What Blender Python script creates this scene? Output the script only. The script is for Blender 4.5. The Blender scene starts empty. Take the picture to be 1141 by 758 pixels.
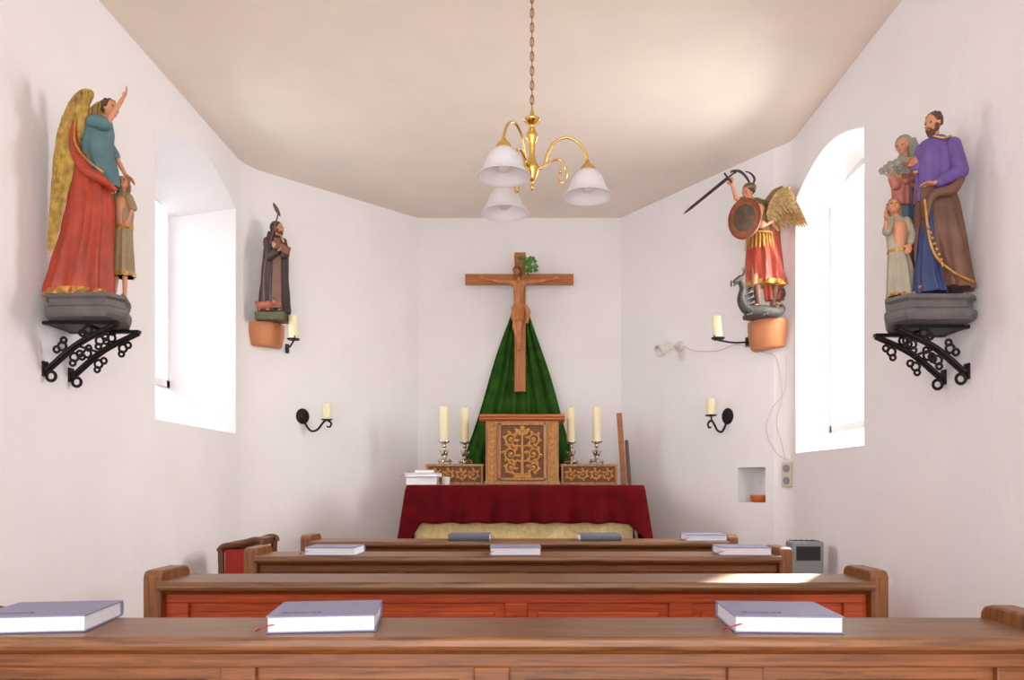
import bpy, bmesh, math, random
from mathutils import Vector, Matrix
random.seed(3)
S=bpy.context.scene
C=bpy.context.collection
F=850.;CX=584.;CY=540.;CH=1.18
def wp(u,v,Y): return Vector(((u-CX)/F*Y, Y, CH+(CY-v)/F*Y))
def V(*a): return Vector(a)
# ---------------------------------------------------------------- materials
def lin(c):
    c=c/255.
    return c/12.92 if c<=.04045 else ((c+.055)/1.055)**2.4
def rgb(r,g,b,k=1): return (min(1,lin(r)*k),min(1,lin(g)*k),min(1,lin(b)*k),1)
def base_mat(name):
    m=bpy.data.materials.new(name); m.use_nodes=True
    nt=m.node_tree; return m,nt,nt.nodes['Principled BSDF']
def M(name,col,rough=.6,metal=0,var=.12,scale=25,bump=0,bscale=80,stretch=(1,1,1)):
    m,nt,b=base_mat(name)
    tc=nt.nodes.new('ShaderNodeTexCoord'); mp=nt.nodes.new('ShaderNodeMapping')
    mp.inputs['Scale'].default_value=stretch
    nz=nt.nodes.new('ShaderNodeTexNoise'); nz.inputs['Scale'].default_value=scale; nz.inputs['Detail'].default_value=4
    rp=nt.nodes.new('ShaderNodeValToRGB')
    c=rgb(*col)
    rp.color_ramp.elements[0].position=.3; rp.color_ramp.elements[1].position=.7
    rp.color_ramp.elements[0].color=tuple(x*(1-var) for x in c[:3])+(1,)
    rp.color_ramp.elements[1].color=tuple(min(1,x*(1+var)) for x in c[:3])+(1,)
    L=nt.links.new
    L(tc.outputs['Object'],mp.inputs['Vector']); L(mp.outputs['Vector'],nz.inputs['Vector'])
    L(nz.outputs['Fac'],rp.inputs['Fac']); L(rp.outputs['Color'],b.inputs['Base Color'])
    b.inputs['Roughness'].default_value=rough; b.inputs['Metallic'].default_value=metal
    if bump:
        n2=nt.nodes.new('ShaderNodeTexNoise'); n2.inputs['Scale'].default_value=bscale; n2.inputs['Detail'].default_value=5
        bp=nt.nodes.new('ShaderNodeBump'); bp.inputs['Strength'].default_value=bump; bp.inputs['Distance'].default_value=.01
        L(mp.outputs['Vector'],n2.inputs['Vector']); L(n2.outputs['Fac'],bp.inputs['Height']); L(bp.outputs['Normal'],b.inputs['Normal'])
    return m
def wood(name,c1,c2,rough=.4,st=(1.6,34,34),sc=3):
    m,nt,b=base_mat(name)
    tc=nt.nodes.new('ShaderNodeTexCoord'); mp=nt.nodes.new('ShaderNodeMapping'); mp.inputs['Scale'].default_value=st
    nz=nt.nodes.new('ShaderNodeTexNoise'); nz.inputs['Scale'].default_value=sc; nz.inputs['Detail'].default_value=8; nz.inputs['Distortion'].default_value=.5; nz.inputs['Roughness'].default_value=.65
    rp=nt.nodes.new('ShaderNodeValToRGB')
    rp.color_ramp.elements[0].position=.34; rp.color_ramp.elements[1].position=.64
    rp.color_ramp.elements[0].color=rgb(*c1); rp.color_ramp.elements[1].color=rgb(*c2)
    L=nt.links.new
    L(tc.outputs['Object'],mp.inputs['Vector']); L(mp.outputs['Vector'],nz.inputs['Vector'])
    L(nz.outputs['Fac'],rp.inputs['Fac']); L(rp.outputs['Color'],b.inputs['Base Color'])
    bp=nt.nodes.new('ShaderNodeBump'); bp.inputs['Strength'].default_value=.12; bp.inputs['Distance'].default_value=.003
    L(nz.outputs['Fac'],bp.inputs['Height']); L(bp.outputs['Normal'],b.inputs['Normal'])
    b.inputs['Roughness'].default_value=rough
    return m
m_wall=M('white_plaster',(240,237,238),.9,var=.02,scale=3,bump=.25,bscale=22)
m_ceil=M('cream_plaster',(238,226,214),.92,var=.025,scale=4,bump=.3,bscale=30)
m_floor=M('terracotta_tile',(188,124,84),.6,var=.15,scale=6)
m_pew=wood('oak_varnish',(90,50,20),(146,90,44),.4)
m_pewled=wood('oak_ledge',(90,58,32),(144,98,60),.38)
m_pewglow=wood('oak_painted_glow',(150,50,12),(206,86,28),.4)  # reddened oak: bounce-light glow put into the second pew's colour
m_pewend=wood('oak_upright',(98,56,22),(150,94,46),.42,st=(34,34,1.6))
m_cover=M('grey_cover',(130,132,164),.45,var=.04)
m_cover2=M('dark_grey_cover',(96,99,116),.5,var=.05)
m_cover3=M('ivory_cover',(228,222,206),.6,var=.04)
m_cover4=M('cream_cover',(214,196,140),.6,var=.06)
m_page=M('page_edges',(232,232,240),.8,var=.08,scale=30,stretch=(1,1,60))
m_ribbon=M('red_ribbon',(190,30,50),.5)
m_text=M('grey_lettering',(96,98,128),.5)
m_red=M('red_velvet',(92,3,14),.9,var=.2,scale=14,bump=.2,bscale=150)
m_red.node_tree.nodes['Principled BSDF'].inputs['Specular IOR Level'].default_value=.15
m_green=M('green_velvet',(46,86,26),.9,var=.35,scale=12,bump=.25,bscale=120)
m_green.node_tree.nodes['Principled BSDF'].inputs['Specular IOR Level'].default_value=.15
m_cream=M('cream_brocade',(228,204,146),.8,var=.14,scale=40)
m_tab=wood('carved_oak',(138,86,38),(188,134,70),.45,st=(24,24,1.8))
m_tabtop=wood('reddish_oak',(156,84,44),(190,112,66),.4)
m_carve=M('honey_wood_carving',(186,128,58),.5,metal=0,var=.25,scale=60)
m_carvedk=M('carving_ground',(106,62,26),.6,var=.25,scale=60)
m_silver=M('silver',(205,200,190),.22,metal=1,var=.1)
m_wax=M('cream_wax',(240,230,190),.5,var=.03)
m_wax.node_tree.nodes['Principled BSDF'].inputs['Subsurface Weight'].default_value=.15
m_wick=M('wick',(40,30,25),.9)
m_brass=M('brass',(222,186,100),.16,metal=1,var=.05)
m_chain=M('aged_brass',(160,122,60),.3,metal=1,var=.1)
m_iron=M('wrought_iron',(34,27,28),.5,metal=.5,var=.2)
m_cross=wood('cross_oak',(150,84,34),(184,114,56),.45)
m_crossv=wood('cross_upright',(150,84,34),(184,114,56),.45,st=(30,30,1.6))
m_corpus=wood('carved_limewood',(170,100,50),(200,134,78),.45,st=(10,10,3))
m_corpusd=wood('dark_limewood',(104,60,30),(130,80,44),.5,st=(10,10,3))
m_leaf=M('leaf_green',(74,124,36),.5,var=.35)
m_skin=M('painted_skin',(200,138,102),.45,var=.05)
m_hair=M('brown_hair',(92,62,42),.6,var=.3,scale=80,bump=.6,bscale=180)
m_hairl=M('light_brown_hair',(140,104,72),.6,var=.3,scale=80,bump=.6,bscale=180)
m_eye=M('painted_eye',(50,32,25),.3)
m_lip=M('painted_lip',(170,80,70),.5)
m_redc=M('red_cloak',(162,58,34),.5,var=.25,scale=14)
m_teal=M('teal_tunic',(80,114,118),.5,var=.18,scale=14)
m_gold=M('gold_leaf',(184,138,62),.4,metal=.4,var=.3,scale=50)
m_wingg=M('gilded_wing',(174,142,66),.45,metal=.25,var=.4,scale=40)
m_beige=M('beige_tunic',(152,132,100),.6,var=.2,scale=14)
m_purple=M('purple_robe',(100,78,144),.5,var=.2,scale=14)
m_brownc=M('brown_cloak',(106,72,56),.55,var=.22,scale=14)
m_bookc=M('brown_book_leather',(120,56,34),.5,var=.1)
m_blue=M('blue_robe',(48,62,110),.5,var=.2,scale=14)
m_bluegr=M('grey_blue_cloak',(76,102,118),.5,var=.2,scale=14)
m_pink=M('rose_dress',(178,108,94),.5,var=.15,scale=14)
m_veil=M('grey_veil',(144,148,132),.6,var=.15,scale=14)
m_cgrey=M('cream_tunic',(162,154,134),.6,var=.15,scale=14)
m_stone=M('grey_stone_paint',(96,91,90),.55,var=.18,scale=20,bump=.2)
m_black=M('dark_habit',(58,42,40),.55,var=.3,scale=14)
m_scap=M('brown_scapular',(112,80,64),.6,var=.15)
m_olive=M('olive_base',(80,78,44),.6,var=.2)
m_terra=M('light_wood_console',(202,132,88),.6,var=.08,scale=8)
m_pig=M('reddish_pig',(156,80,52),.55,var=.1)
m_wingb=M('brown_gold_feather',(146,112,70),.5,var=.5,scale=60)
m_wingc=M('pale_feather',(188,158,108),.5,var=.35,scale=60)
m_armor=M('teal_gold_armour',(112,100,60),.4,metal=.4,var=.45,scale=60)
m_shield=M('painted_shield',(142,76,50),.45,var=.3,scale=30)
m_shieldc=M('dark_shield_boss',(84,76,62),.45,metal=.3,var=.3,scale=40)
m_drag=M('dragon_scales',(62,58,52),.5,var=.35,scale=60,bump=.5,bscale=120)
m_blade=M('dark_blade',(60,48,44),.35,metal=.6)
m_white=M('white_enamel',(222,218,212),.4,var=.02)
m_sock=M('ivory_plastic',(206,196,170),.45,var=.02)
m_plas=M('grey_metal',(140,140,142),.5,var=.05)
m_dark=M('dark_slot',(40,40,42),.7)
m_redup=M('red_upholstery',(158,38,28),.8,var=.12)
m_chair=wood('chair_walnut',(80,44,24),(116,66,36),.4)
m_alt=M('altar_stone',(214,196,160),.8,var=.05)
m_win=M('window_frame_white',(240,240,238),.5,var=.02)
m_orange=M('orange_wood_bowl',(196,104,50),.5,var=.1)
def glass_white():
    m,nt,b=base_mat('frosted_white_glass')
    b.inputs['Base Color'].default_value=(.84,.84,.87,1); b.inputs['Roughness'].default_value=.3
    t=nt.nodes.new('ShaderNodeBsdfTranslucent'); t.inputs['Color'].default_value=(.92,.92,.94,1)
    mx=nt.nodes.new('ShaderNodeMixShader'); mx.inputs[0].default_value=.45
    nt.links.new(b.outputs[0],mx.inputs[1]); nt.links.new(t.outputs[0],mx.inputs[2])
    nt.links.new(mx.outputs[0],nt.nodes['Material Output'].inputs['Surface']); return m
m_shade=glass_white()
def pane_mat():
    m,nt,b=base_mat('window_glass')
    t=nt.nodes.new('ShaderNodeBsdfTransparent')
    b.inputs['Roughness'].default_value=.05
    mx=nt.nodes.new('ShaderNodeMixShader'); mx.inputs[0].default_value=.94
    nt.links.new(b.outputs[0],mx.inputs[1]); nt.links.new(t.outputs[0],mx.inputs[2])
    nt.links.new(mx.outputs[0],nt.nodes['Material Output'].inputs['Surface']); return m
m_pane=pane_mat()
# ---------------------------------------------------------------- mesh builder
def cat(pts,n=8,closed=False):
    pts=[Vector(p) for p in pts]
    if len(pts)<3 and not closed: 
        return [pts[0].lerp(pts[-1],i/n) for i in range(n+1)]
    out=[];N=len(pts)
    rng=range(N) if closed else range(N-1)
    for i in rng:
        if closed: a,b,c,d=pts[(i-1)%N],pts[i],pts[(i+1)%N],pts[(i+2)%N]
        else:
            b,c=pts[i],pts[i+1]
            a=pts[i-1] if i>0 else b*2-c
            d=pts[i+2] if i+2<N else c*2-b
        for k in range(n):
            t=k/n
            out.append(.5*((2*b)+(c-a)*t+(2*a-5*b+4*c-d)*t*t+(3*b-a-3*c+d)*t**3))
    if not closed: out.append(pts[-1].copy())
    return out
class MB:
    def __init__(s): s.bm=bmesh.new()
    def rings(s,R,cap=True,closed=False):
        vs=[[s.bm.verts.new(p) for p in r] for r in R]
        n=len(R[0]); K=len(vs)
        for i in range(K if closed else K-1):
            a=vs[i];b=vs[(i+1)%K]
            for j in range(n):
                s.bm.faces.new((a[j],a[(j+1)%n],b[(j+1)%n],b[j]))
        if cap and not closed:
            s.bm.faces.new(list(reversed(vs[0]))); s.bm.faces.new(vs[-1])
        return s
    def box(s,x0,x1,y0,y1,z0,z1,mat=None):
        P=[(x0,y0),(x1,y0),(x1,y1),(x0,y1)]
        R=[[V(x,y,z) for x,y in P] for z in (z0,z1)]
        if mat is not None: R=[[mat@p for p in r] for r in R]
        return s.rings(R)
    def prism(s,poly,z0,z1):
        return s.rings([[V(x,y,z0) for x,y in poly],[V(x,y,z1) for x,y in poly]])
    def prismx(s,poly,x0,x1):
        return s.rings([[V(x0,y,z) for y,z in poly],[V(x1,y,z) for y,z in poly]])
    def cap(s,p0,r0,p1,r1,seg=12):
        p0=Vector(p0);p1=Vector(p1);ax=(p1-p0)
        if ax.length<1e-7: ax=V(0,0,1)
        ax=ax.normalized(); a=ax.orthogonal().normalized(); b=ax.cross(a)
        R=[]
        for k in range(5):
            an=-math.pi/2*(1-(k+.15)/4.15)
            R.append([p0+ax*r0*math.sin(an)+(a*math.cos(t)+b*math.sin(t))*r0*math.cos(an) for t in [2*math.pi*i/seg for i in range(seg)]])
        for k in range(5):
            an=math.pi/2*(k/4.15)
            R.append([p1+ax*r1*math.sin(an)+(a*math.cos(t)+b*math.sin(t))*r1*math.cos(an) for t in [2*math.pi*i/seg for i in range(seg)]])
        return s.rings(R)
    def ell(s,c,r,axes=None,seg=16,nr=10):
        c=Vector(c)
        if isinstance(r,(int,float)): r=(r,r,r)
        A=axes or (V(1,0,0),V(0,1,0),V(0,0,1))
        R=[]
        for k in range(nr):
            an=-math.pi/2+math.pi*(k+.3)/(nr-.4)
            R.append([c+A[0]*r[0]*math.cos(an)*math.cos(t)+A[1]*r[1]*math.cos(an)*math.sin(t)+A[2]*r[2]*math.sin(an) for t in [2*math.pi*i/seg for i in range(seg)]])
        return s.rings(R)
    def lathe(s,prof,o=(0,0,0),seg=32,cap=True,sm=0):
        o=Vector(o)
        if sm: prof=[(p.x,p.y) for p in cat([V(r,z,0) for r,z in prof],sm)]
        R=[[o+V(r*math.cos(t),r*math.sin(t),z) for t in [2*math.pi*i/seg for i in range(seg)]] for r,z in prof]
        return s.rings(R,cap)
    def tube(s,pts,r,seg=8,closed=False,sm=6,flat=None):
        P=cat(pts,sm,closed) if sm else [Vector(p) for p in pts]
        N=len(P)
        def rad(i):
            if isinstance(r,(int,float)): return r
            t=i/(N-1)*(len(r)-1); k=min(int(t),len(r)-2); return r[k]+(r[k+1]-r[k])*(t-k)
        R=[];prev=None
        for i,p in enumerate(P):
            if closed: tg=P[(i+1)%N]-P[i-1]
            else: tg=P[min(i+1,N-1)]-P[max(i-1,0)]
            tg=tg.normalized() if tg.length>1e-9 else V(0,0,1)
            if prev is None: a=tg.orthogonal().normalized()
            else:
                a=prev-tg*prev.dot(tg); a=a.normalized() if a.length>1e-6 else tg.orthogonal().normalized()
            prev=a;b=tg.cross(a);q=rad(i)
            ring=[p+(a*math.cos(t)+b*math.sin(t))*q for t in [2*math.pi*k/seg for k in range(seg)]]
            if flat is not None:
                fn,fk=flat
                ring=[x-fn*((x-p).dot(fn))*(1-fk) for x in ring]
            R.append(ring)
        return s.rings(R,not closed,closed)
    def leaf(s,p0,p1,w,n,th=.002,bend=0):
        p0=Vector(p0);p1=Vector(p1);d=p1-p0;n=Vector(n).normalized();sd=d.cross(n).normalized()
        R=[]
        for t,k in ((0,.25),(.2,.8),(.5,1),(.8,.75),(.95,.35),(1,.06)):
            c=p0+d*t+n*bend*math.sin(math.pi*t)
            R.append([c+sd*w*k,c+n*(th+w*.12*k),c-sd*w*k,c-n*th])
        return s.rings(R)
    def obj(s,name,mat,parent=None,smooth=True,bevel=0,loc=None,remesh=0,sit=4,angle=None,sub=0):
        bmesh.ops.recalc_face_normals(s.bm,faces=s.bm.faces)
        me=bpy.data.meshes.new(name); s.bm.to_mesh(me); s.bm.free()
        o=bpy.data.objects.new(name,me); C.objects.link(o)
        if remesh or bevel or sub:
            if bevel:
                b=o.modifiers.new('b','BEVEL'); b.width=bevel; b.segments=2; b.limit_method='ANGLE'; b.angle_limit=.6
            if remesh:
                r=o.modifiers.new('r','REMESH'); r.mode='VOXEL'; r.voxel_size=remesh
                q=o.modifiers.new('s','SMOOTH'); q.iterations=sit; q.factor=.5
            if sub:
                u=o.modifiers.new('u','SUBSURF'); u.levels=sub; u.render_levels=sub
            bake(o); me=o.data
        if smooth:
            for p in me.polygons: p.use_smooth=True
            try: me.set_sharp_from_angle(angle=angle or math.radians(40))
            except Exception: pass
        me.materials.clear(); me.materials.append(mat)
        if parent: o.parent=parent
        if loc is not None: o.location=loc
        return o
def bake(o):
    bpy.context.view_layer.update()
    dg=bpy.context.evaluated_depsgraph_get()
    me=bpy.data.meshes.new_from_object(o.evaluated_get(dg))
    o.modifiers.clear(); o.data=me
def tag(o,label,catg,group=None):
    o['label']=label;o['category']=catg
    if group:o['group']=group
    return o
def empty(name,loc,label=None,catg=None,group=None,rz=0,parent=None):
    o=bpy.data.objects.new(name,None); C.objects.link(o); o.location=loc; o.empty_display_size=.05
    o.rotation_euler=(0,0,rz)
    if parent:o.parent=parent
    if label: tag(o,label,catg,group)
    return o
def copy_thing(src,loc,rz=None,label=None):
    n=src.copy(); C.objects.link(n); n.location=loc
    if rz is not None: n.rotation_euler=(0,0,rz)
    if label:n['label']=label
    def rec(a,b):
        for ch in list(a.children):
            c=ch.copy(); c.parent=b; C.objects.link(c); rec(ch,c)
    rec(src,n); return n
def text(name,s,size,mat,parent,loc,rot=(0,0,0),ext=.0004):
    cu=bpy.data.curves.new(name,'FONT'); cu.body=s; cu.size=size; cu.extrude=ext; cu.align_x='CENTER'; cu.align_y='CENTER'
    t=bpy.data.objects.new(name+'_t',cu); C.objects.link(t); bpy.context.view_layer.update()
    me=bpy.data.meshes.new_from_object(t.evaluated_get(bpy.context.evaluated_depsgraph_get()))
    bpy.data.objects.remove(t)
    o=bpy.data.objects.new(name,me); C.objects.link(o); me.materials.clear(); me.materials.append(mat)
    o.parent=parent;o.location=loc;o.rotation_euler=rot; return o
def struct(o): o['kind']='structure'; return o
# ---------------------------------------------------------------- room shell
HZ=3.18; XL=-1.756; XR=1.56; XRO=1.78
AL=V(-1.75,4.80,0);BL=V(-.80,5.72,0); AR=V(1.56,4.42,0);BR=V(.727,5.72,0)
def corner(p0,c,p1,n=14): return [tuple(((1-t)**2*p0+2*t*(1-t)*c+t*t*p1)[:2]) for t in [i/n for i in range(n+1)]]
dl=(BL-AL).normalized(); dr=(BR-AR).normalized()
cl=corner(V(XL,4.66,0),V(XL,4.80,0),AL+dl*.17)
cr=corner(V(XR,4.39,0),V(XR,4.47,0),AR+dr*.14)
polyL=[(XL,-1.5)]+cl+[(BL.x,BL.y),(BL.x,6.1),(-1.2,6.1),(-2.136,5.2),(-2.136,-1.5)]
polyR=[(XR,-1.5)]+cr+[(BR.x,BR.y),(BR.x,6.1),(1.2,6.1),(XRO,5.1),(XRO,-1.5)]
def wallobj(name,poly,cutters):
    m=MB().prism(poly,-.02,HZ+.02); o=m.obj(name,m_wall,smooth=False)
    for c in cutters:
        md=o.modifiers.new('b','BOOLEAN'); md.object=c; md.operation='DIFFERENCE'; md.solver='EXACT'
    if cutters:
        bake(o)
        for c in cutters: bpy.data.objects.remove(c)
    o.data.materials.clear(); o.data.materials.append(m_wall)
    return struct(o)
def outline(a,b,bot,sp,pk,n=16):
    pts=[(a,bot),(b,bot)]
    for i in range(n+1):
        t=i/n; pts.append((b+(a-b)*t, sp+(pk-sp)*math.sin(math.pi*t)))
    return pts
def wincut(x0,o0,x1,o1):
    R=[]
    for k in (-.12,1.12):
        R.append([V(x0+(x1-x0)*k, p[0]+(q[0]-p[0])*k, p[1]+(q[1]-p[1])*k) for p,q in zip(o0,o1)])
    return MB().rings(R).obj('cutter',m_wall,smooth=False)
cL=wincut(XL,outline(3.63,4.645,1.49,2.86,3.0),-2.136,outline(3.80,4.48,1.78,2.74,2.82))
cR=wincut(XR,outline(3.5,4.38,1.36,2.82,2.93),XRO,outline(3.53,4.33,1.50,2.74,2.84))
def hit(u,A,B):
    t=(u-CX)/F; d=B-A
    s=(t*A.y-A.x)/(d.x-t*d.y); return A+d*s
nR=V(-dr.y,dr.x,0); nR=nR if nR.x<0 else -nR
nL=V(dl.y,-dl.x,0)
a=hit(853,AR,BR);b=hit(822,AR,BR); mid=(a+b)/2; w=(b-a).length/2
z0=CH-20*mid.y/F; z1=CH+19*mid.y/F
mt=Matrix.Translation((mid.x,mid.y,0))@Matrix.Rotation(math.atan2(dr.y,dr.x),4,'Z')
cN=MB().box(-w,w,-.15,.15,z0,z1,mt).obj('cutter2',m_wall,smooth=False)
NICHE=(mid,z0)
wallobj('wall_left',polyL,[cL]); wallobj('wall_right',polyR,[cR,cN])
struct(MB().box(BL.x,BR.x,5.72,6.1,-.02,HZ+.02).obj('wall_back',m_wall,smooth=False))
struct(MB().box(-2.136,XRO+.08,-1.5,6.1,HZ,HZ+.15).obj('ceiling',m_ceil,smooth=False))
struct(MB().box(-2.136,XRO+.08,-1.5,6.1,-.12,0).obj('floor',m_floor,smooth=False))
def window(name,x,y0,y1,zb,zt):
    m=MB()
    m.box(x-.02,x+.02,y0,y1,zb,zb+.04); m.box(x-.02,x+.02,y0,y1,zt-.04,zt)
    m.box(x-.02,x+.02,y0,y0+.035,zb,zt); m.box(x-.02,x+.02,y1-.035,y1,zb,zt)
    o=struct(m.obj(name,m_win,smooth=False))
    MB().box(x-.003,x+.003,y0+.02,y1-.02,zb+.02,zt-.02).obj('pane',m_pane,o,smooth=False)
window('window_1',-2.11,3.78,4.50,1.75,2.83)
window('window_2',XRO-.022,3.51,4.35,1.47,2.86)
# ---------------------------------------------------------------- pews
def pew_parts(parent,panel_mat):
    W=1.14
    m=MB()
    prof=[(-.022,.857),(-.030,.860),(-.034,.868),(-.032,.880),(-.026,.885),(.19,.885),(.19,.858)]
    m.prismx(prof,-W+.055,W-.055); m.obj('ledge',m_pewled,parent,bevel=.0015,smooth=False)
    m=MB(); m.prismx([(-.006,.857),(.075,.857),(.075,.842),(.020,.842),(.012,.846),(.006,.852)],-W+.055,W-.055); m.obj('moulding',m_pew,parent,smooth=False)
    m=MB()
    m.box(-W+.055,W-.055,.03,.06,.812,.843)
    m.box(-W+.055,W-.055,.03,.06,.40,.47)
    for x in (-1.05,-.51,0,.51,1.05): m.box(x-.036,x+.036,.0301,.0599,.469,.813)
    m.obj('back_frame',m_pew if panel_mat is m_pew else panel_mat,parent,bevel=.004,smooth=False)
    for x0,x1 in ((-1.05,-.51),(-.51,0),(0,.51),(.51,1.05)):
        m=MB()
        m.box(x0+.02,x1-.02,.045,.058,.45,.83)
        m.box(x0+.065,x1-.065,.036,.050,.50,.785)
        m.obj('back_panel',panel_mat,parent,bevel=.005,smooth=False)
    m=MB(); m.prismx([(.06,.45),(.06,.42),(.44,.44),(.45,.455),(.44,.47)],-W+.055,W-.055); m.obj('seat',m_pew,parent,bevel=.004)
    prof=[(0,0),(0,.895),(.004,.907),(.014,.914),(.03,.916),(.17,.916),(.195,.910),(.208,.895),(.215,.70),(.25,.64),(.32,.62),(.42,.62),(.455,.60),(.46,.56),(.44,.45),(.44,.12),(.47,.0)]
    for sx in (-1,1):
        m=MB(); x=sx*W; m.prismx(prof,min(x,x-sx*.055),max(x,x-sx*.055)); m.obj('pew_end',m_pewend,parent,bevel=.006,smooth=False)
pews=[(-.065,1.50),(-.025,2.33),(-.025,3.165),(-.025,3.97)]
p0=empty('pew',(pews[0][0],pews[0][1],0),'varnished oak church pew with panelled back carrying three hymn books','pew','church pews')
pew_parts(p0,m_pew)
p1=empty('pew',(pews[1][0],pews[1][1],0),'oak pew with bounced glow painted into panelled back and sunlit ledge','pew','church pews')
pew_parts(p1,m_pewglow)
for k in (2,3):
    copy_thing(p0,(pews[k][0],pews[k][1],0),label='varnished oak church pew with hymn books near the altar')
# ---------------------------------------------------------------- hymn books
def book(loc,cov,label,rz,txt=False,d=.098,w=.107,h=.034,rib=True,name='hymn_book',group='hymn books on the pew ledges'):
    e=empty(name,loc,label,'book',group,rz)
    m=MB(); t=.0028
    m.box(-w,w,-d,d,0,t); m.box(-w,w,-d,d,h-t,h)
    R=[]
    for x in (-w,w):
        R.append([V(x,d-.002+.008*math.sin(a),h/2+(h/2)*math.cos(a)) for a in [math.pi*i/8 for i in range(9)]]+[V(x,d-.004,0),V(x,d-.004,h)])
    m.rings(R); m.obj('cover',cov,e,bevel=.0008,smooth=False)
    m=MB(); m.box(-w+.004,w-.004,-d+.004,d-.003,t,h-t); m.obj('page_block',m_page,e,smooth=False)
    if rib:
        m=MB(); m.tube([(-w+.03,-d+.03,h*.5),(-w+.01,-d+.0,h*.5),(-w-.008,-d-.002,h*.35),(-w-.02,-d+.012,.004)],.0035,flat=(V(0,0,1),.3)); m.obj('ribbon',m_ribbon,e)
    if txt: text('title_lettering','Gotteslob',.020,m_text,e,(-.045,-d+.04,h+.0003))
    return e
LZ=.8855
book((-.995,1.605,LZ),m_cover,'grey hymn book with thick white page edges on pew ledge',.14,True)
book((-.415,1.612,LZ),m_cover,'grey hymn book with red ribbon lying on pew ledge',.12,True)
book((.530,1.605,LZ),m_cover,'grey hymn book lying slightly askew on pew ledge',-.06,True)
def bk(u0,u1,k,cov,label,flip=False,tilt=0,dy=.075):
    Y=pews[k][1]+dy-.083; X=((u0+u1)/2-CX)/F*Y
    return book((X,pews[k][1]+dy,LZ),cov,label,tilt+(math.pi if flip else 0),d=.085)
bk(338,398,2,m_cover,'pale grey hymn book near the pew end by the wall',tilt=-.03)
bk(545,603,2,m_cover,'pale grey hymn book alone on middle of pew ledge',tilt=.02)
bk(801,864,2,m_cover,'pale hymn book lying askew beside pew end',tilt=-.06)
bk(500,545,3,m_cover2,'dark grey hymn book with spine turned outward on pew ledge',True)
bk(646,692,3,m_cover2,'dark grey hymn book with spine turned outward on pew ledge',True,tilt=.04)
bk(764,812,3,m_cover,'pale hymn book at the far pew end',tilt=-.02)
# ---------------------------------------------------------------- altar
al=empty('altar',(0,5.05,0),'stone altar block with cream brocade frontal under red cloth','altar')
MB().box(-.66,.66,-.29,.33,0,1.155).obj('altar_body',m_alt,al,bevel=.006,smooth=False)
MB().box(-.67,.675,-.318,-.2905,.1,1.15).obj('frontal',m_cream,al,bevel=.003,smooth=False)
m=MB(); m.box(-.715,.725,-.33,.33,1.1555,1.169); m.obj('altar_top',m_alt,al,bevel=.004,smooth=False)
def cloth():
    bm=bmesh.new(); x0,x1,y0,y1,zt=-.722,.735,4.705,5.385,1.1735
    path=[];N=40
    for i in range(N): path.append((x0,y1+(y0-y1)*i/N,(-1,0)))
    NF=110
    for i in range(NF+1): path.append((x0+(x1-x0)*i/NF,y0,(0,-1)))
    for i in range(1,N+1): path.append((x1,y0+(y1-y0)*i/N,(1,0)))
    rows=14;grid=[]
    random.seed(5);ph=[random.random()*6 for _ in range(4)]
    for j in range(rows+1):
        row=[]
        for i,(x,y,n) in enumerate(path):
            front=n[1]==-1
            dx=min(abs(x-x0),abs(x-x1)) if front else 0
            k=max(0,1-dx/.10) if front else 1
            k=k*k*(3-2*k)
            L=.232+.16*k+.004*math.sin(i*.5)
            t=j/rows
            fold=.014*t*(math.sin(i*.33+ph[0])+.6*math.sin(i*.71+ph[1])+.5)+.006
            flare=.06*t*k
            nx,ny=n
            if front and k>0: 
                nx=(-1 if x<0 else 1)*k*.9
            if not front:
                dd=abs(y-y0); kk=max(0,1-dd/.12); ny=-kk*.4
            px=x+nx*(fold+flare);py=y+ny*(fold+flare*.6)
            z=zt-L*t
            if j==0: px,py=x,y
            row.append(bm.verts.new((px,py,z)))
        grid.append(row)
    for j in range(rows):
        for i in range(len(path)-1): bm.faces.new((grid[j][i],grid[j][i+1],grid[j+1][i+1],grid[j+1][i]))
    bm.faces.new(grid[0])
    mb=MB(); mb.bm.free(); mb.bm=bm
    o=mb.obj('altar_cloth',m_red,smooth=True,angle=1.2)
    sm=o.modifiers.new('s','SOLIDIFY'); sm.thickness=.003; sm.offset=1
    return o
tag(cloth(),'dark red velvet cloth draped over the altar','cloth')
def scroll(m,c,r,turns,sgn,y,rad,start=0):
    pts=[]
    for i in range(18):
        t=i/17; a=start+sgn*t*turns*2*math.pi; q=r*(1-.8*t)
        pts.append((c[0]+q*math.cos(a),y,c[1]+q*math.sin(a)))
    m.tube(pts,[rad,rad*.6],6,sm=2)
def gradine(name,xa,xb,label):
    e=empty(name,((xa+xb)/2,5.25,1.1785),label,'altar shelf','carved altar shelves'); w=(xb-xa)/2
    MB().box(-w,w,-.10,.10,0,.125).obj('shelf_body',m_carvedk,e,bevel=.003,smooth=False)
    m=MB(); m.box(-w-.004,w+.004,-.108,.10,.122,.14); m.box(-w-.003,w+.003,-.106,.1,0,.016); m.box(-w,-w+.014,-.106,-.099,.01,.125); m.box(w-.014,w,-.106,-.099,.01,.125)
    m.obj('shelf_moulding',m_tab,e,bevel=.003,smooth=False)
    m=MB(); n=4
    for i in range(n):
        cx=-w+.02+(2*w-.04)*(i+.5)/n; r=(w-.02)/n*.85
        scroll(m,(cx,.07),min(r,.04),1.3,1 if i%2 else -1,-.101,.006,start=math.pi*(i%2))
        for k in range(6):
            an=k*1.047+.4
            m.leaf((cx+.018*math.cos(an),-.101,.07+.018*math.sin(an)),(cx+.046*math.cos(an+.3),-.104,.07+.046*math.sin(an+.3)),.008,(0,-1,0))
        m.ell((cx,-.102,.07),.008)
    m.obj('carving',m_carve,e)
gradine('altar_shelf',-.660,-.276,'carved oak altar shelf with scroll relief beside tabernacle')
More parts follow.
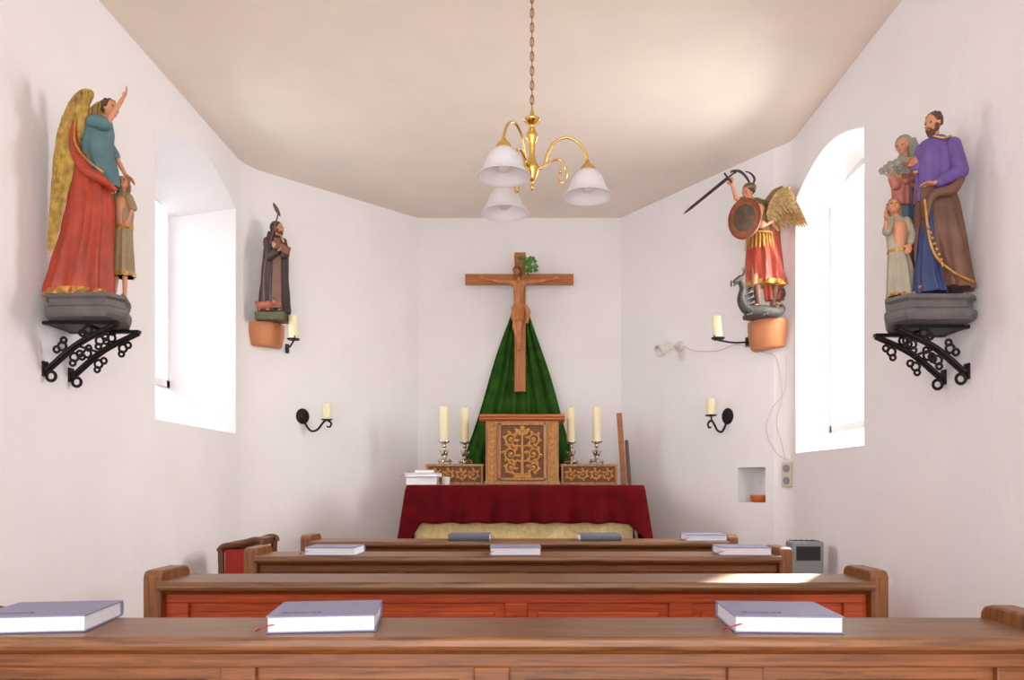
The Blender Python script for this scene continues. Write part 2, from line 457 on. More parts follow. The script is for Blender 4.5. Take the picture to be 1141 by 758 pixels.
gradine('altar_shelf',.250,.628,'carved oak altar shelf with scroll relief beside tabernacle')
tb=empty('tabernacle',(-.013,5.20,1.1785),'carved oak tabernacle with vine relief on the door','tabernacle')
MB().box(-.245,.245,-.10,.14,0,.43).obj('cabinet_body',m_tab,tb,bevel=.004,smooth=False)
m=MB()
m.prismx([(-.125,.465),(-.13,.455),(-.12,.445),(-.125,.437),(-.108,.425),(.14,.425),(.14,.47),(-.12,.47)],-.285,.285)
m.obj('cornice',m_tabtop,tb,bevel=.002,smooth=False)
m=MB(); m.box(-.255,.255,-.11,.14,0,.022); m.obj('plinth',m_tab,tb,bevel=.003,smooth=False)
m=MB(); m.box(-.150,.150,-.108,-.10,.035,.405); dr_=m.obj('door',m_carvedk,tb,bevel=.003,smooth=False)
m=MB()
for x0,x1,zz0,zz1 in ((-.158,-.142,.03,.412),(.142,.158,.03,.412)): m.box(x0,x1,-.117,-.099,zz0,zz1)
m.box(-.158,.158,-.117,-.099,.03,.046);m.box(-.158,.158,-.117,-.099,.396,.412)
m.obj('door_frame',m_tab,dr_,bevel=.003,smooth=False)
m=MB(); y=-.110
m.tube([(0,y,.05),(0,y,.15),(0,y,.25),(0,y,.36)],[.011,.007],8)
for sx in (-1,1):
    for z,r,st in ((.10,.036,-.5),(.19,.046,0),(.29,.042,.4)):
        pts=[];c=(sx*.075,z+.015)
        m.tube([(0,y,z-.04),(sx*.03,y,z-.03),(sx*.06,y,z-r*.9)],.008,6)
        for i in range(20):
            t=i/19; an=-math.pi/2+t*2.6*math.pi; q=r*(1-.7*t)
            pts.append((c[0]+sx*q*math.cos(an),y,c[1]+q*math.sin(an)))
        m.tube(pts,[.008,.004],6,sm=2)
        m.ell((c[0],y-.002,c[1]),(.014,.009,.014))
        for k in range(6):
            an=k*math.pi/3+.6; m.leaf((c[0]+.7*r*math.cos(an),y,c[1]+.7*r*math.sin(an)),(c[0]+1.4*r*math.cos(an+.3),y-.003,c[1]+1.4*r*math.sin(an+.3)),.011,(0,-1,0),.003)
    m.leaf((0,y,.33),(sx*.05,y-.003,.375),.016,(0,-1,0),.003)
    m.leaf((0,y,.06),(sx*.06,y-.003,.052),.014,(0,-1,0),.003)
m.ell((0,y-.002,.375),(.018,.01,.02))
m.obj('vine_relief',m_carve,dr_)
for sx in (-1,1):
    m=MB()
    x=sx*.200
    m.box(x-.026,x-.020,-.106,-.099,.03,.41);m.box(x+.020,x+.026,-.106,-.099,.03,.41)
    m.box(x-.021,x+.021,-.1012,-.099,.03,.41)
    for i in range(9):
        z=.05+i*.042
        m.leaf((x,-.102,z),(x+.014,-.105,z+.03),.006,(0,-1,0),.003); m.leaf((x,-.102,z),(x-.014,-.105,z+.03),.006,(0,-1,0),.003); m.ell((x,-.103,z+.005),.006,seg=8,nr=6)
    m.obj('pilaster_carving',m_carve,tb)
m=MB(); m.cap((.125,-.112,.2),.006,(.125,-.128,.2),.007); m.obj('knob',m_brass,dr_)
def candlestick(loc,label):
    e=empty('candlestick',loc,label,'candlestick','altar candlesticks')
    m=MB()
    m.lathe([(.045,.012),(.047,.018),(.036,.028),(.022,.034),(.014,.044),(.011,.055),(.02,.066),(.024,.076),(.018,.088),(.010,.098),(.009,.11),(.016,.118),(.012,.128),(.014,.138),(.036,.148),(.038,.154),(.034,.157),(.004,.157)],sm=2)
    for k in range(3):
        a=k*2*math.pi/3+.5; d=V(math.cos(a),math.sin(a),0)
        m.tube([d*.02+V(0,0,.03),d*.042+V(0,0,.028),d*.052+V(0,0,.012),d*.045+V(0,0,.006),d*.05+V(0,0,.006)],[.007,.006],8)
        m.leaf(d*.014+V(0,0,.05),d*.034+V(0,0,.095),.010,d,.003)
    m.obj('stick',m_silver,e)
    c=MB().lathe([(.028,.157),(.029,.16),(.029,.385),(.027,.39),(.006,.388)],seg=28); c=c.obj('candle',m_wax,e)
    MB().cap((0,0,.385),.0015,(.001,0,.400),.0012,6).obj('wick',m_wick,e)
    return e
c1=candlestick((wp(495,517,5.2).x,5.20,1.319),'ornate silver candlestick with cream candle on carved shelf')
for u in (517,637,665):
    copy_thing(c1,(wp(u,517,5.2).x,5.20+(.07 if u in(517,637) else 0),1.319))
# books stacked on the altar
bx=wp(470,540,4.9).x
GB='prayer books stacked on the altar'
book((bx,4.93,1.1785),m_cover4,'thick cream prayer book at bottom of the altar stack',.05,d=.08,w=.100,h=.050,rib=False,name='prayer_book',group=GB)
book((bx+.005,4.93,1.2290),m_cover3,'white prayer book in middle of the altar stack',-.04,d=.085,w=.108,h=.026,rib=True,name='prayer_book',group=GB)
book((bx+.012,4.94,1.2555),m_cover3,'small white booklet on top of the altar stack',.12,d=.05,w=.062,h=.018,rib=False,name='prayer_book',group=GB)
e=tag(MB().lathe([(.001,.004),(.022,.0),(.024,.004),(.026,.05),(.024,.05),(.021,.008),(.001,.008)],seg=24).obj('cup',m_white),'small white cup beside the stacked prayer books','cup'); e.location=(wp(497,540,4.9).x,4.9,1.1785)
def slat(a,b,w,t,mat,label):
    a=Vector(a);b=Vector(b);d=(b-a).normalized();sd=V(1,0,0);sd=(sd-d*sd.dot(d)).normalized();n=d.cross(sd)
    m=MB(); m.rings([[p+sd*w*i+n*t*j for i,j in ((-1,-1),(1,-1),(1,1),(-1,1))] for p in (a,b)])
    return tag(m.obj('timber_batten',mat,smooth=False,bevel=.002),label,'wood batten','leaning battens')
slat((.79,5.42,.004),(.685,5.50,1.695),.019,.010,m_cross,'brown wooden batten leaning in the corner beside the altar')
slat((.83,5.40,.004),(.74,5.52,1.50),.012,.009,m_chair,'shorter dark wooden batten leaning in the corner')
# ---------------------------------------------------------------- green drape
def drape():
    bm=bmesh.new();rows=40;cols=110;g=[]
    for j in range(rows+1):
        t=j/rows; z=2.50-1.27*t
        cx=-.03-.01*t; hw=.05+.395*min(1,t*1.02)**.95
        row=[]
        for i in range(cols+1):
            s=-1+2*i/cols
            f=.018*(.35+t)*(math.sin(s*19+.7)+.5*math.sin(s*33+2)+.35*math.sin(s*9+t*3))
            y=5.668+f
            row.append(bm.verts.new((cx+hw*s+.006*math.sin(t*9+s*4),y,z+.01*math.sin(s*14))))
        g.append(row)
    for j in range(rows):
        for i in range(cols): bm.faces.new((g[j][i],g[j][i+1],g[j+1][i+1],g[j+1][i]))
    mb=MB();mb.bm.free();mb.bm=bm;o=mb.obj('drape',m_green,angle=2)
    s=o.modifiers.new('s','SOLIDIFY');s.thickness=.003
    return o
tag(drape(),'green velvet drape hanging in folds behind crucifix and tabernacle','drape')
# ---------------------------------------------------------------- people helpers
Z=V(0,0,1)
def head(mb,c,r,f,ears=True):
    f=Vector(f).normalized(); sd=f.cross(Z).normalized(); up=sd.cross(f).normalized(); A=(sd,f,up)
    mb.ell(c+up*r*.1,(r*.80,r*.98,r*1.0),A)
    mb.ell(c+f*r*.25-up*r*.55,(r*.62,r*.68,r*.72),A)
    mb.ell(c+f*r*.72-up*r*1.05,(r*.26,r*.22,r*.2),A)
    mb.cap(c+f*r*.92+up*r*.05,r*.10,c+f*r*1.14-up*r*.38,r*.17,8)
    for q in (-1,1):
        mb.ell(c+f*r*.72+sd*q*r*.42-up*r*.42,(r*.24,r*.2,r*.26),A,8,6)
        mb.ell(c+f*r*.84+sd*q*r*.34+up*r*.2,(r*.26,r*.12,r*.09),A,8,6)
        if ears: mb.ell(c+sd*q*r*.82-up*r*.1,(r*.1,r*.2,r*.3),A,8,6)
    mb.cap(c+f*r*.88-up*r*.68-sd*r*.18,r*.1,c+f*r*.88-up*r*.68+sd*r*.18,r*.1,8)
    mb.ell(c+f*r*.90-up*r*.80,(r*.2,r*.1,r*.08),A,8,6)
    return f,sd,up
def face(c,r,f,parent):
    f=Vector(f).normalized(); sd=f.cross(Z).normalized(); up=sd.cross(f).normalized()
    for q in (-1,1):
        m=MB(); m.ell(c+f*r*.885+sd*q*r*.34-up*r*.01,(r*.17,r*.09,r*.075),(sd,f,up),10,6); m.obj('eye',m_eye,parent)
    m=MB(); m.ell(c+f*r*.955-up*r*.68,(r*.24,r*.06,r*.06),(sd,f,up),10,6); m.obj('lips',m_lip,parent)
def hair(c,r,f,parent,mat,long=0,curl=True,beard=False,seed=1):
    random.seed(seed)
    f=Vector(f).normalized(); sd=f.cross(Z).normalized(); up=sd.cross(f).normalized();A=(sd,f,up)
    m=MB(); m.ell(c-f*r*.22+up*r*.28,(r*.96,r*.98,r*.98),A)
    n=70 if curl else 30
    for i in range(n):
        th=random.uniform(0,2*math.pi);ph=random.uniform(-.6-long*.2,1.5)
        d=sd*math.cos(th)*math.cos(ph)+f*math.sin(th)*math.cos(ph)+up*math.sin(ph)
        if d.dot(f)>.45 and d.dot(up)<.62: continue
        p=c-f*r*.2+up*r*.25+d*r*.95
        m.ell(p,(r*.2,r*.2,r*.17),A,8,6)
    if long:
        for q in (-1,-.5,0,.5,1):
            m.tube([c+sd*q*r*.75-f*r*(.4+.3*(1-abs(q)))+up*r*.2,c+sd*q*r*.85-f*r*.7-up*r*.7,c+sd*q*r*.8-f*r*.7-up*r*(1+long)],[r*.35,r*.2],8)
    if beard:
        m.ell(c+f*r*.62-up*r*1.12,(r*.52,r*.42,r*.46),A); m.ell(c+f*r*.75-up*r*1.45,(r*.3,r*.28,r*.35),A)
        for q in (-1,1): m.ell(c+f*r*.3+sd*q*r*.62-up*r*.65,(r*.2,r*.35,r*.5),A); m.cap(c+f*r*1.0-up*r*.56,r*.09,c+f*r*.88-up*r*.7+sd*q*r*.3,r*.07)
    return m.obj('beard_and_hair' if beard else 'hair',mat,parent,remesh=r*.09,sit=2)
def hand(mb,w,d,n,L,curl=.5,q=1):
    w=Vector(w);d=Vector(d).normalized();n=Vector(n); n=(n-d*n.dot(d)).normalized();sd=d.cross(n)*q
    mb.ell(w+d*.27*L,(L*.23,L*.30,L*.12),(sd,d,n),12,8)
    for i,l in enumerate((.40,.48,.45,.34)):
        b=w+d*L*(.46-.02*abs(i-1.5))+sd*L*.14*(i-1.5)
        k1=b+(d*math.cos(curl*.6)+n*math.sin(curl*.6)+sd*.05*(i-1.5)).normalized()*L*l*.5
        k2=k1+(d*math.cos(curl*1.5)+n*math.sin(curl*1.5))*L*l*.5
        mb.cap(b,L*.07,k1,L*.062,8); mb.cap(k1,L*.062,k2,L*.05,8)
    b=w+d*L*.12-sd*L*.16; k=b+(d*.6-sd*.75+n*.25).normalized()*L*.22; k2=k+(d*.9-sd*.3+n*.35).normalized()*L*.18
    mb.cap(b,L*.09,k,L*.075,8); mb.cap(k,L*.075,k2,L*.06,8)
def robe(mb,P,secs,nf=8,amp=.09,seed=0,twist=1.5,n=96,rows=50):
    random.seed(seed); ph=[random.random()*6.28 for _ in range(4)]
    S_=[(s+(0,)) if len(s)==4 else s for s in secs]
    R=[]
    v0=S_[0][0];v1=S_[-1][0]
    for j in range(rows+1):
        t=j/rows; v=v0+(v1-v0)*t
        k=0
        while k<len(S_)-2 and v>S_[k+1][0]: k+=1
        a,b=S_[k],S_[k+1]; q=(v-a[0])/(b[0]-a[0]); q=max(0,min(1,q)); q=q*q*(3-2*q)*.5+q*.5
        u,hw,hd,d=[a[i]+(b[i]-a[i])*q for i in (1,2,3,4)]
        am=amp*(.15+.85*t)
        ring=[]
        for i in range(n):
            th=2*math.pi*i/n
            x=nf*th+ph[0]+twist*t+.5*math.sin(2*th+ph[3]+t*2)
            fo=(1-abs(math.sin(x*.5+0))*2)*.75 if nf%2==0 else math.sin(x)*.7
            fo+=.35*math.sin((nf+3)*th+ph[1]-twist*t)+.25*math.sin(3*th+ph[2]+t*2.5)
            r=1+am*fo
            ring.append(P(u+hw*r*math.cos(th),v,d+hd*r*math.sin(th)))
        R.append(ring)
    mb.rings(R); return mb
def mkP(Yf,org):
    s=Yf/F
    def P(u,v,d=0): 
        p=wp(u,v,Yf); return V(p.x,Yf+d*s,p.z)-org
    return P,s
def figure(parent,P,s,head_uv,hr,f,waist,arms,legs,hcol,vox=.0026,name='figure',skin=None,**hk):
    skin=skin or m_skin
    m=MB(); r=hr*s; c=P(*head_uv); f=Vector(f)
    head(m,c,r,f)
    sh=[P(*a[0]) for a in arms]; ch=(sh[0]+sh[1])/2
    m.cap(c-Z*r*.9-f.normalized()*r*.15,r*.45,ch+Z*r*.1,r*.5)
    wa=P(*waist)
    m.cap(ch-Z*r*.9,r*1.15,wa,r*1.05)
    for a in arms:
        S0,E,W_=[P(*p) for p in a[:3]]
        m.cap(ch-Z*r*.3,r*.6,S0,r*.55); m.cap(S0,r*.5,E,r*.38); m.cap(E,r*.37,W_,r*.24)
        hand(m,W_,a[3],a[4],r*1.75,a[5] if len(a)>5 else .5,a[6] if len(a)>6 else 1)
    for lg in legs:
        h,k,fo,td=P(*lg[0]),P(*lg[1]),P(*lg[2]),Vector(lg[3]).normalized()
        m.cap(wa,r*.9,h,r*.75); m.cap(h,r*.75,k,r*.5); m.cap(k,r*.5,fo,r*.3)
        m.cap(fo,r*.32,fo+td*r*1.3-Z*r*.1,r*.22)
        for i in range(5):
            sdv=td.cross(Z); m.cap(fo+td*r*1.2+sdv*r*.11*(i-2),r*.09,fo+td*r*(1.62-.06*i)+sdv*r*.13*(i-2)-Z*r*.12,r*.08,6)
    b=m.obj(name,skin,parent,remesh=vox,sit=3)
    face(c,r,f,b)
    if hcol: hair(c,r,f,b,hcol,**hk)
    return b
def wing2(mb,spine,tips,w,nrm,n=14,rows=3,ridge=.008,ks=(1,.66,.38)):
    sp=cat(spine,10); tp=cat(tips,10); nrm=Vector(nrm).normalized()
    for row in range(rows):
        for i in range(n):
            t=(i+(.5 if row%2 else 0))/n; p=sp[int(t*(len(sp)-1))]; q=tp[int(t*(len(tp)-1))]
            off=nrm*(.004*row+.002*(i%2)); k=ks[row]
            mb.leaf(p+off,p+(q-p)*k+off,w*(1-.08*row),nrm,.0012)
    mb.tube(spine,[ridge*.8,ridge,ridge*.5],8)
def polybase(parent,org,poly,z0,z1,mat):
    cx_=sum(p[0] for p in poly)/len(poly); cy_=sum(p[1] for p in poly)/len(poly); h=z1-z0
    m=MB()
    def ring(k,z): return [V(cx_+(x-cx_)*k-org.x,cy_+(y-cy_)*k-org.y,z) for x,y in poly]
    m.rings([ring(.93,0),ring(.98,h*.12),ring(1,h*.25),ring(.99,h*.4),ring(.91,h*.5),ring(.91,h*.75),ring(.98,h*.85),ring(.97,h)])
    return m.obj('base',mat,parent,smooth=False)
def ironbracket(loc,sgn,z_top,z_low,ys,Lx,label):
    e=empty('wall_bracket',loc,label,'bracket','wrought iron statue brackets')
    m=MB()
    m.box(min(0,sgn*Lx*.5),max(0,sgn*Lx*.5),ys[0]-.01,ys[-1]+.01,z_top-.010,z_top)
    for y in ys:
        m.box(min(0,sgn*Lx),max(0,sgn*Lx),y-.012,y+.012,z_top-.012,z_top-.0005)
        m.box(min(0,sgn*.008),max(0,sgn*.008),y-.014,y+.014,z_low-.025,z_low+.03)
        a=V(sgn*Lx*.97,y,z_top-.012);b=V(sgn*.014,y,z_low)
        mdl=a.lerp(b,.5)+V(-sgn*.010,0,.014)
        for dq in (-.011,.011): m.tube([a+V(0,dq,0),mdl+V(0,dq,0),b+V(0,dq,0)],.0075,8)
        pts=cat([a,mdl,b],12)
        def ringat(c,r,th=.0048): m.tube([c+V(r*math.cos(t2),0,r*math.sin(t2)) for t2 in [2*math.pi*i/10 for i in range(10)]],th,6,closed=True,sm=2)
        for t in (.33,.68):
            p=pts[int(t*(len(pts)-1))]
            for q in (-1,1):
                c=p+V(sgn*.022*q,0,-.020*q); ringat(c,.015)
                ringat(c+V(sgn*.020*q,0,.012*q),.011); ringat(c+V(-sgn*.006*q,0,-.024*q)*.9,.010)
        ringat(b+V(sgn*.012,0,-.024),.017,.006)
    m.tube([(sgn*Lx*.45,ys[0],(z_top+z_low)/2),(sgn*Lx*.45,ys[-1],(z_top+z_low)/2)],.005,6)
    m.obj('scrollwork',m_iron,e)
# ---------------------------------------------------------------- ANGEL with child
zb=1.777; zt=1.86
org=V(-1.60,2.83,zb)
st=empty('statue',org,'painted carved angel in red and teal robe guiding a child','statue')
polybase(st,org,[(-1.745,2.78),(-1.70,2.70),(-1.47,2.69),(-1.435,2.76),(-1.48,2.88),(-1.55,3.0),(-1.745,3.0)],zb,zt,m_stone)
P,s=mkP(2.78,org)
arms=[((110,141,-9),(128,143,-14),(144,117,-14),(.55,-.1,.8),(-.6,-.6,.4),.35),((106,143,9),(122,170,14),(133,190,14),(.6,.1,-.4),(0,-.3,-1),.4)]
fg=figure(st,P,s,(124,122,-2),8.8,(1,-.45,.1),(102,180,0),arms,[((98,190,-6),(100,250,-8),(105,328,-10),(1,-.6,0)),((104,190,6),(104,250,6),(88,328,6),(1,-.3,0))],m_hair,seed=4,name='angel_figure')
m=MB(); robe(m,P,[(168,98,15,13),(195,101,19,17),(225,102,23,20),(260,99,26,22),(300,93,31,24),(325,90,34,25),(333,90,34,25)],10,.15,2,2.2)
m.tube([P(90,140,-8),P(93,170,-17),P(106,196,-21),P(122,206,-16),P(131,214,-4)],[5*s,6*s,6*s,3*s],10)
m.obj('red_cloak',m_redc,fg)
m=MB(); robe(m,P,[(130,109,8,7),(135,107,17,11),(150,107,19,13),(170,106,18,14),(190,112,18,16),(208,117,15,17)],8,.13,5,1)
m.cap(P(110,141,-9),8.5*s,P(124,144,-13),7.5*s); m.cap(P(105,143,8),8*s,P(120,168,13),6.5*s)
m.obj('teal_tunic',m_teal,fg)
m=MB(); robe(m,P,[(325,90,34.8,25.6),(329,90,35.2,26),(333,90,35.2,26)],10,.15,2,2.2,rows=6); m.obj('hem_trim',m_gold,fg)
m=MB()
m.tube([P(92,138,-13),P(97,168,-23),P(111,188,-27),P(126,200,-20)],1.1*s,6); m.obj('cloak_trim',m_gold,fg)
m=MB(); m.tube([P(98,133,-9),P(108,136,-13),P(117,134,-9)],1.4*s,6)
m.obj('neck_trim',m_gold,fg)
for dd,off in ((-13,0),(14,3)):
    m=MB()
    sp=[P(97+off,160,dd),P(100+off,130,dd+2),P(108+off,110,dd+3),P(97+off,107,dd+4),P(84+off,120,dd+4),P(74+off,145,dd+4),P(70+off,175,dd+4)]
    tp=[P(88+off,185,dd),P(80+off,215,dd),P(76+off,240,dd),P(73+off,262,dd),P(69+off,280,dd),P(65+off,287,dd),P(61+off,285,dd)]
    wing2(m,sp,tp,3.6*s,V(-.1,-1,0),n=22,rows=3,ridge=2.6*s,ks=(1,.62,.33))
    m.obj('wing',m_wingg,fg)
P,s=mkP(2.86,org)
arms=[((130,221,-3),(127,234,-9),(131,226,-14),(.4,-.3,1),(1,0,0),.6),((144,221,-2),(150,234,-4),(148,246,-8),(-.2,-.4,-1),(0,1,0),.5)]
fc=figure(st,P,s,(138,205,-2),7,(.25,-.8,.35),(137,262,0),arms,[((133,272,0),(132,298,-2),(128,331,-2),(-.3,-1,0)),((141,272,0),(141,298,-3),(141,331,-4),(.3,-1,0))],m_hairl,seed=8,name='child_figure',long=.3)
m=MB(); robe(m,P,[(214,137,5,5),(218,137,10,7),(238,137,11,9),(254,138,9,8),(262,137,10,9),(295,136,13,10),(309,136,14,11)],8,.15,9,1)
m.cap(P(144,221,-2),5*s,P(150,233,-4),4.5*s);m.cap(P(130,221,-3),5*s,P(127,233,-8),4.5*s)
m.obj('beige_tunic',m_beige,fc)
m=MB(); robe(m,P,[(304,136,13.8,11),(309,136,14.6,11.6)],8,.15,9,1,rows=3); m.obj('hem_trim',m_gold,fc)
m=MB(); robe(m,P,[(252,138,9.8,8.8),(256,138,9.8,8.8)],8,.05,9,1,rows=3); m.obj('belt',m_gold,fc)
ironbracket((XL,0,0),1,zb-.001,1.60,(2.79,2.95),.27,'black wrought iron scroll bracket carrying the angel statue')
# ---------------------------------------------------------------- HOLY FAMILY
zb=1.74; zt=1.825
org=V(1.40,2.75,zb)
st=empty('statue',org,'carved bearded man in purple with veiled woman and child','statue')
polybase(st,org,[(1.25,2.65),(1.29,2.57),(1.51,2.57),(1.552,2.61),(1.552,2.88),(1.42,2.88),(1.34,2.83)],zb,zt,m_stone)
P,s=mkP(2.64,org)
arms=[((1056,166,-9),(1062,198,-16),(1028,213,-22),(-1,-.1,.05),(0,0,-1),.5),((1030,166,4),(1022,190,2),(1022,184,0),(-.6,-.2,.5),(-.3,-.5,-.6),.6)]
fg=figure(st,P,s,(1039,138,-2),9.5,(-1,-.42,-.22),(1043,220,0),arms,[((1038,235,0),(1034,280,-4),(1030,322,-6),(-1,-.6,0)),((1050,235,0),(1052,280,0),(1052,322,-2),(-.6,-1,0))],m_hair,beard=True,curl=False,seed=11,name='man_figure')
m=MB(); robe(m,P,[(153,1044,8,8),(159,1044,18,11),(175,1044,21,14),(200,1043,20,15),(226,1041,20,16)],8,.13,12,1)
m.cap(P(1056,166,-9),9*s,P(1061,197,-15),9*s); m.cap(P(1061,197,-15),9*s,P(1036,211,-20),6*s); m.cap(P(1030,166,4),8*s,P(1023,186,2),6*s)
m.obj('purple_robe',m_purple,fg)
m=MB(); robe(m,P,[(212,1042,21,17),(240,1045,24,20),(280,1049,28,22),(310,1053,29,24),(324,1055,28,25)],10,.16,13,-2.5)
m.tube([P(1062,205,-14),P(1048,220,-23),P(1028,226,-21),P(1022,250,-18)],[5*s,6*s,5*s,3*s],10)
m.obj('brown_cloak',m_brownc,fg)
m=MB(); robe(m,P,[(240,1030,6,12,-4),(280,1030,9,14,-4),(310,1031,13,17,-5),(329,1034,16,19,-6)],8,.13,14,1); m.obj('blue_gown',m_blue,fg)
m=MB(); m.tube([P(1020,230,-20),P(1022,262,-23),P(1028,292,-26),P(1046,312,-30),P(1072,320,-22)],1.4*s,6)
for k in range(8): q=k/7; m.ell(P(1021+q*14,262+q*42,-25-q*4),2.0*s,seg=8,nr=6)
m.obj('cloak_trim',m_gold,fg)
m=MB(); m.tube([P(1034,156,-10),P(1044,160,-14),P(1054,156,-10)],1.3*s,6); m.obj('neck_trim',m_gold,fg)
P,s=mkP(2.79,org)
arms=[((999,190,-6),(992,212,-12),(985,203,-15),(-.5,-.3,.9),(1,0,0),.8),((1018,190,-4),(1015,212,-12),(996,207,-16),(-1,-.2,.3),(0,0,1),.8)]
fw=figure(st,P,s,(1003,165,-6),7.8,(-.8,-.6,-.2),(1009,235,0),arms,[((1004,245,0),(1004,285,0),(1002,325,-4),(-.3,-1,0)),((1016,245,0),(1016,285,0),(1014,325,-4),(.1,-1,0))],None,name='woman_figure')
m=MB(); c=P(1007,162,0); r=8.6*s
m.ell(c+V(.1*r,.2*r,.3*r),(r*1.08,r*1.08,r*1.15)); m.tube([P(1012,157,0),P(1017,172,0),P(1019,190,0),P(1018,212,-4)],[8*s,8.5*s,8*s,4*s],12); m.tube([P(1000,177,-4),P(1006,185,-11),P(1014,184,-10)],[4*s,5*s,4*s],10)
m.obj('veil',m_veil,fw,remesh=.0028)
m=MB(); robe(m,P,[(181,1009,6,6),(187,1009,13,9),(205,1009,14,12),(235,1010,14,13),(290,1012,17,14),(326,1013,19,15)],8,.14,16,1.4)
m.obj('grey_blue_cloak',m_bluegr,fw)
m=MB(); m.cap(P(999,191,-6),6.5*s,P(992,211,-12),5.5*s); m.cap(P(992,211,-12),5.5*s,P(987,205,-14),4*s); m.cap(P(1016,205,-10),6*s,P(1002,208,-15),4*s); robe(m,P,[(186,1003,8,8,-5),(200,1003,11,10,-5),(232,1003,10,10,-5)],8,.1,17,1,rows=20)
m.obj('rose_dress',m_pink,fw)
m=MB(); random.seed(9)
for i in range(8):
    a=P(985,206,-16); b=P(974+i*3.6,189+abs(i-3.5)*2.8,-18+random.uniform(-3,3)); m.tube([a,(a+b)/2+V(.002,0,0),b],.8*s,6)
    for k in range(6):
        an=k*1.047; m.leaf(b,b+V(math.cos(an)*4.5*s,-1.5*s,math.sin(an)*4.5*s),2.0*s,(0,-1,0),.0006)
m.obj('lily_bouquet',m_veil,fw)
P,s=mkP(2.68,org)
arms=[((990,248,-4),(983,262,-9),(981,250,-13),(-.3,-.3,1),(1,-.2,0),.3),((1008,248,-3),(1013,264,-8),(1008,276,-12),(-.4,-.3,-1),(0,1,0),.5)]
fc=figure(st,P,s,(995,231,-2),7.8,(-.35,-.85,.28),(1001,285,0),arms,[((998,292,0),(999,312,-3),(999,329,-4),(-.3,-1,0)),((1007,292,0),(1008,312,-3),(1010,329,-4),(.2,-1,0))],m_hairl,seed=18,name='child_figure',long=.3)
m=MB(); robe(m,P,[(241,998,5,5),(246,999,11,8),(262,1000,12,9),(280,1001,11,9),(305,1004,14,11),(331,1006,16,12)],8,.15,19,1)
m.cap(P(990,248,-4),5.5*s,P(984,261,-9),5*s);m.cap(P(1008,248,-3),5.5*s,P(1013,263,-8),5*s);m.cap(P(1013,263,-8),5*s,P(1009,273,-11),4*s)
m.obj('cream_tunic',m_cgrey,fc)
m=MB(); robe(m,P,[(328,1006,16.4,12.4),(331,1006,16.6,12.6)],8,.15,19,1,rows=3); m.obj('hem_trim',m_gold,fc)
m=MB(); robe(m,P,[(279,1001,11.8,9.8),(282,1001,11.8,9.8)],8,.1,19,1,rows=3); m.obj('belt',m_gold,fc)
ironbracket((XR,0,0),-1,zb-.001,1.575,(2.68,2.83),.26,'black wrought iron scroll bracket carrying the family statue')
# ---------------------------------------------------------------- consoles
def console(c,n,r,ztop,h,label):
    ang=math.atan2(n.y,n.x); m=MB(); R=[]
    for z,k in ((ztop-h,.80),(ztop-h+.01,.86),(ztop-h*.55,.97),(ztop-h*.3,1),(ztop,1)):
        R.append([V(r*k*math.cos(a)*.95,r*k*math.sin(a),z-ztop) for a in [-math.pi/2+math.pi*i/24 for i in range(25)]])
    m.rings(R); o=m.obj('wall_console',m_terra,smooth=True,bevel=.003)
    o.location=(c.x,c.y,ztop); o.rotation_euler=(0,0,ang); return tag(o,label,'console','wooden statue consoles')
cML=AL+dl*.125+nL*.004
ztM=CH+(CY-359)/F*4.80
console(cML,nL,.12,ztM,.145,'half-round pale wood console carrying the monk statue')
cMR=AR+dr*.165+nR*.004
ztR=CH+(CY-357)/F*4.50
console(cMR,nR,.13,ztR,.165,'half-round pale wood console carrying the archangel statue')
# ---------------------------------------------------------------- MONK
org=V(wp(305,359,4.80).x,4.80,ztM+.0005)
st=empty('statue',org,'painted carved monk in dark habit, pig at his feet','statue')
P,s=mkP(4.80,org)
m=MB(); m.box(-17*s,16*s,-13*s,11*s,0,9*s); m.obj('base',m_olive,st,bevel=.006,smooth=False)
arms=[((301,271,-6),(304,290,-11),(313,284,-13),(1,-.2,.3),(0,0,1),.7),((315,271,-3),(321,287,-8),(319,272,-10),(-.3,-.2,1),(-1,0,0),.5)]
fg=figure(st,P,s,(311,255,-2),5.6,(1,-.5,-.05),(307,300,0),arms,[((303,312,0),(303,330,0),(300,347,-4),(.2,-1,0)),((311,312,0),(312,330,0),(312,347,-4),(.4,-1,0))],m_hair,beard=True,curl=False,seed=21,name='monk_figure',vox=.0035)
m=MB(); robe(m,P,[(263,308,5,5),(267,307,12,8),(285,307,14,10),(310,306,15,11),(335,306,17,12),(349,306,18,12.5)],8,.16,22,1.2)
m.cap(P(301,271,-6),5.5*s,P(304,289,-10),5.5*s);m.cap(P(304,289,-10),5*s,P(311,285,-12),4.5*s);m.cap(P(315,271,-3),5.5*s,P(320,286,-8),5*s);m.cap(P(320,286,-8),5*s,P(319.5,277,-9),4*s)
m.obj('dark_habit',m_black,fg)
m=MB(); c=P(308,255,1); m.ell(c+V(-.01,.012,.012),(6.6*s,6.8*s,7.6*s)); m.tube([P(303,258,4),P(301,266,5),P(303,272,4)],[6*s,6*s,3*s],10); m.obj('hood',m_black,fg,remesh=.004)
m=MB(); R=[]
for i in range(14):
    t=i/13; v=268+78*t; hw=3.5+2*t
    R.append([P(312-hw,v,-9.8-4*t),P(312+hw,v,-9.2-4*t),P(312+hw,v,-8-3*t),P(312-hw,v,-8-3*t)])
m.rings(R); m.obj('scapular',m_scap,fg)
m=MB(); mt2=Matrix.Translation(P(322,282,-15))@Matrix.Rotation(.5,4,'Y')@Matrix.Rotation(.5,4,'X'); m.box(-6*s,6*s,-1.5*s,1.5*s,-4*s,4*s,mt2); m.obj('held_book',m_bookc,fg,bevel=.002,smooth=False)
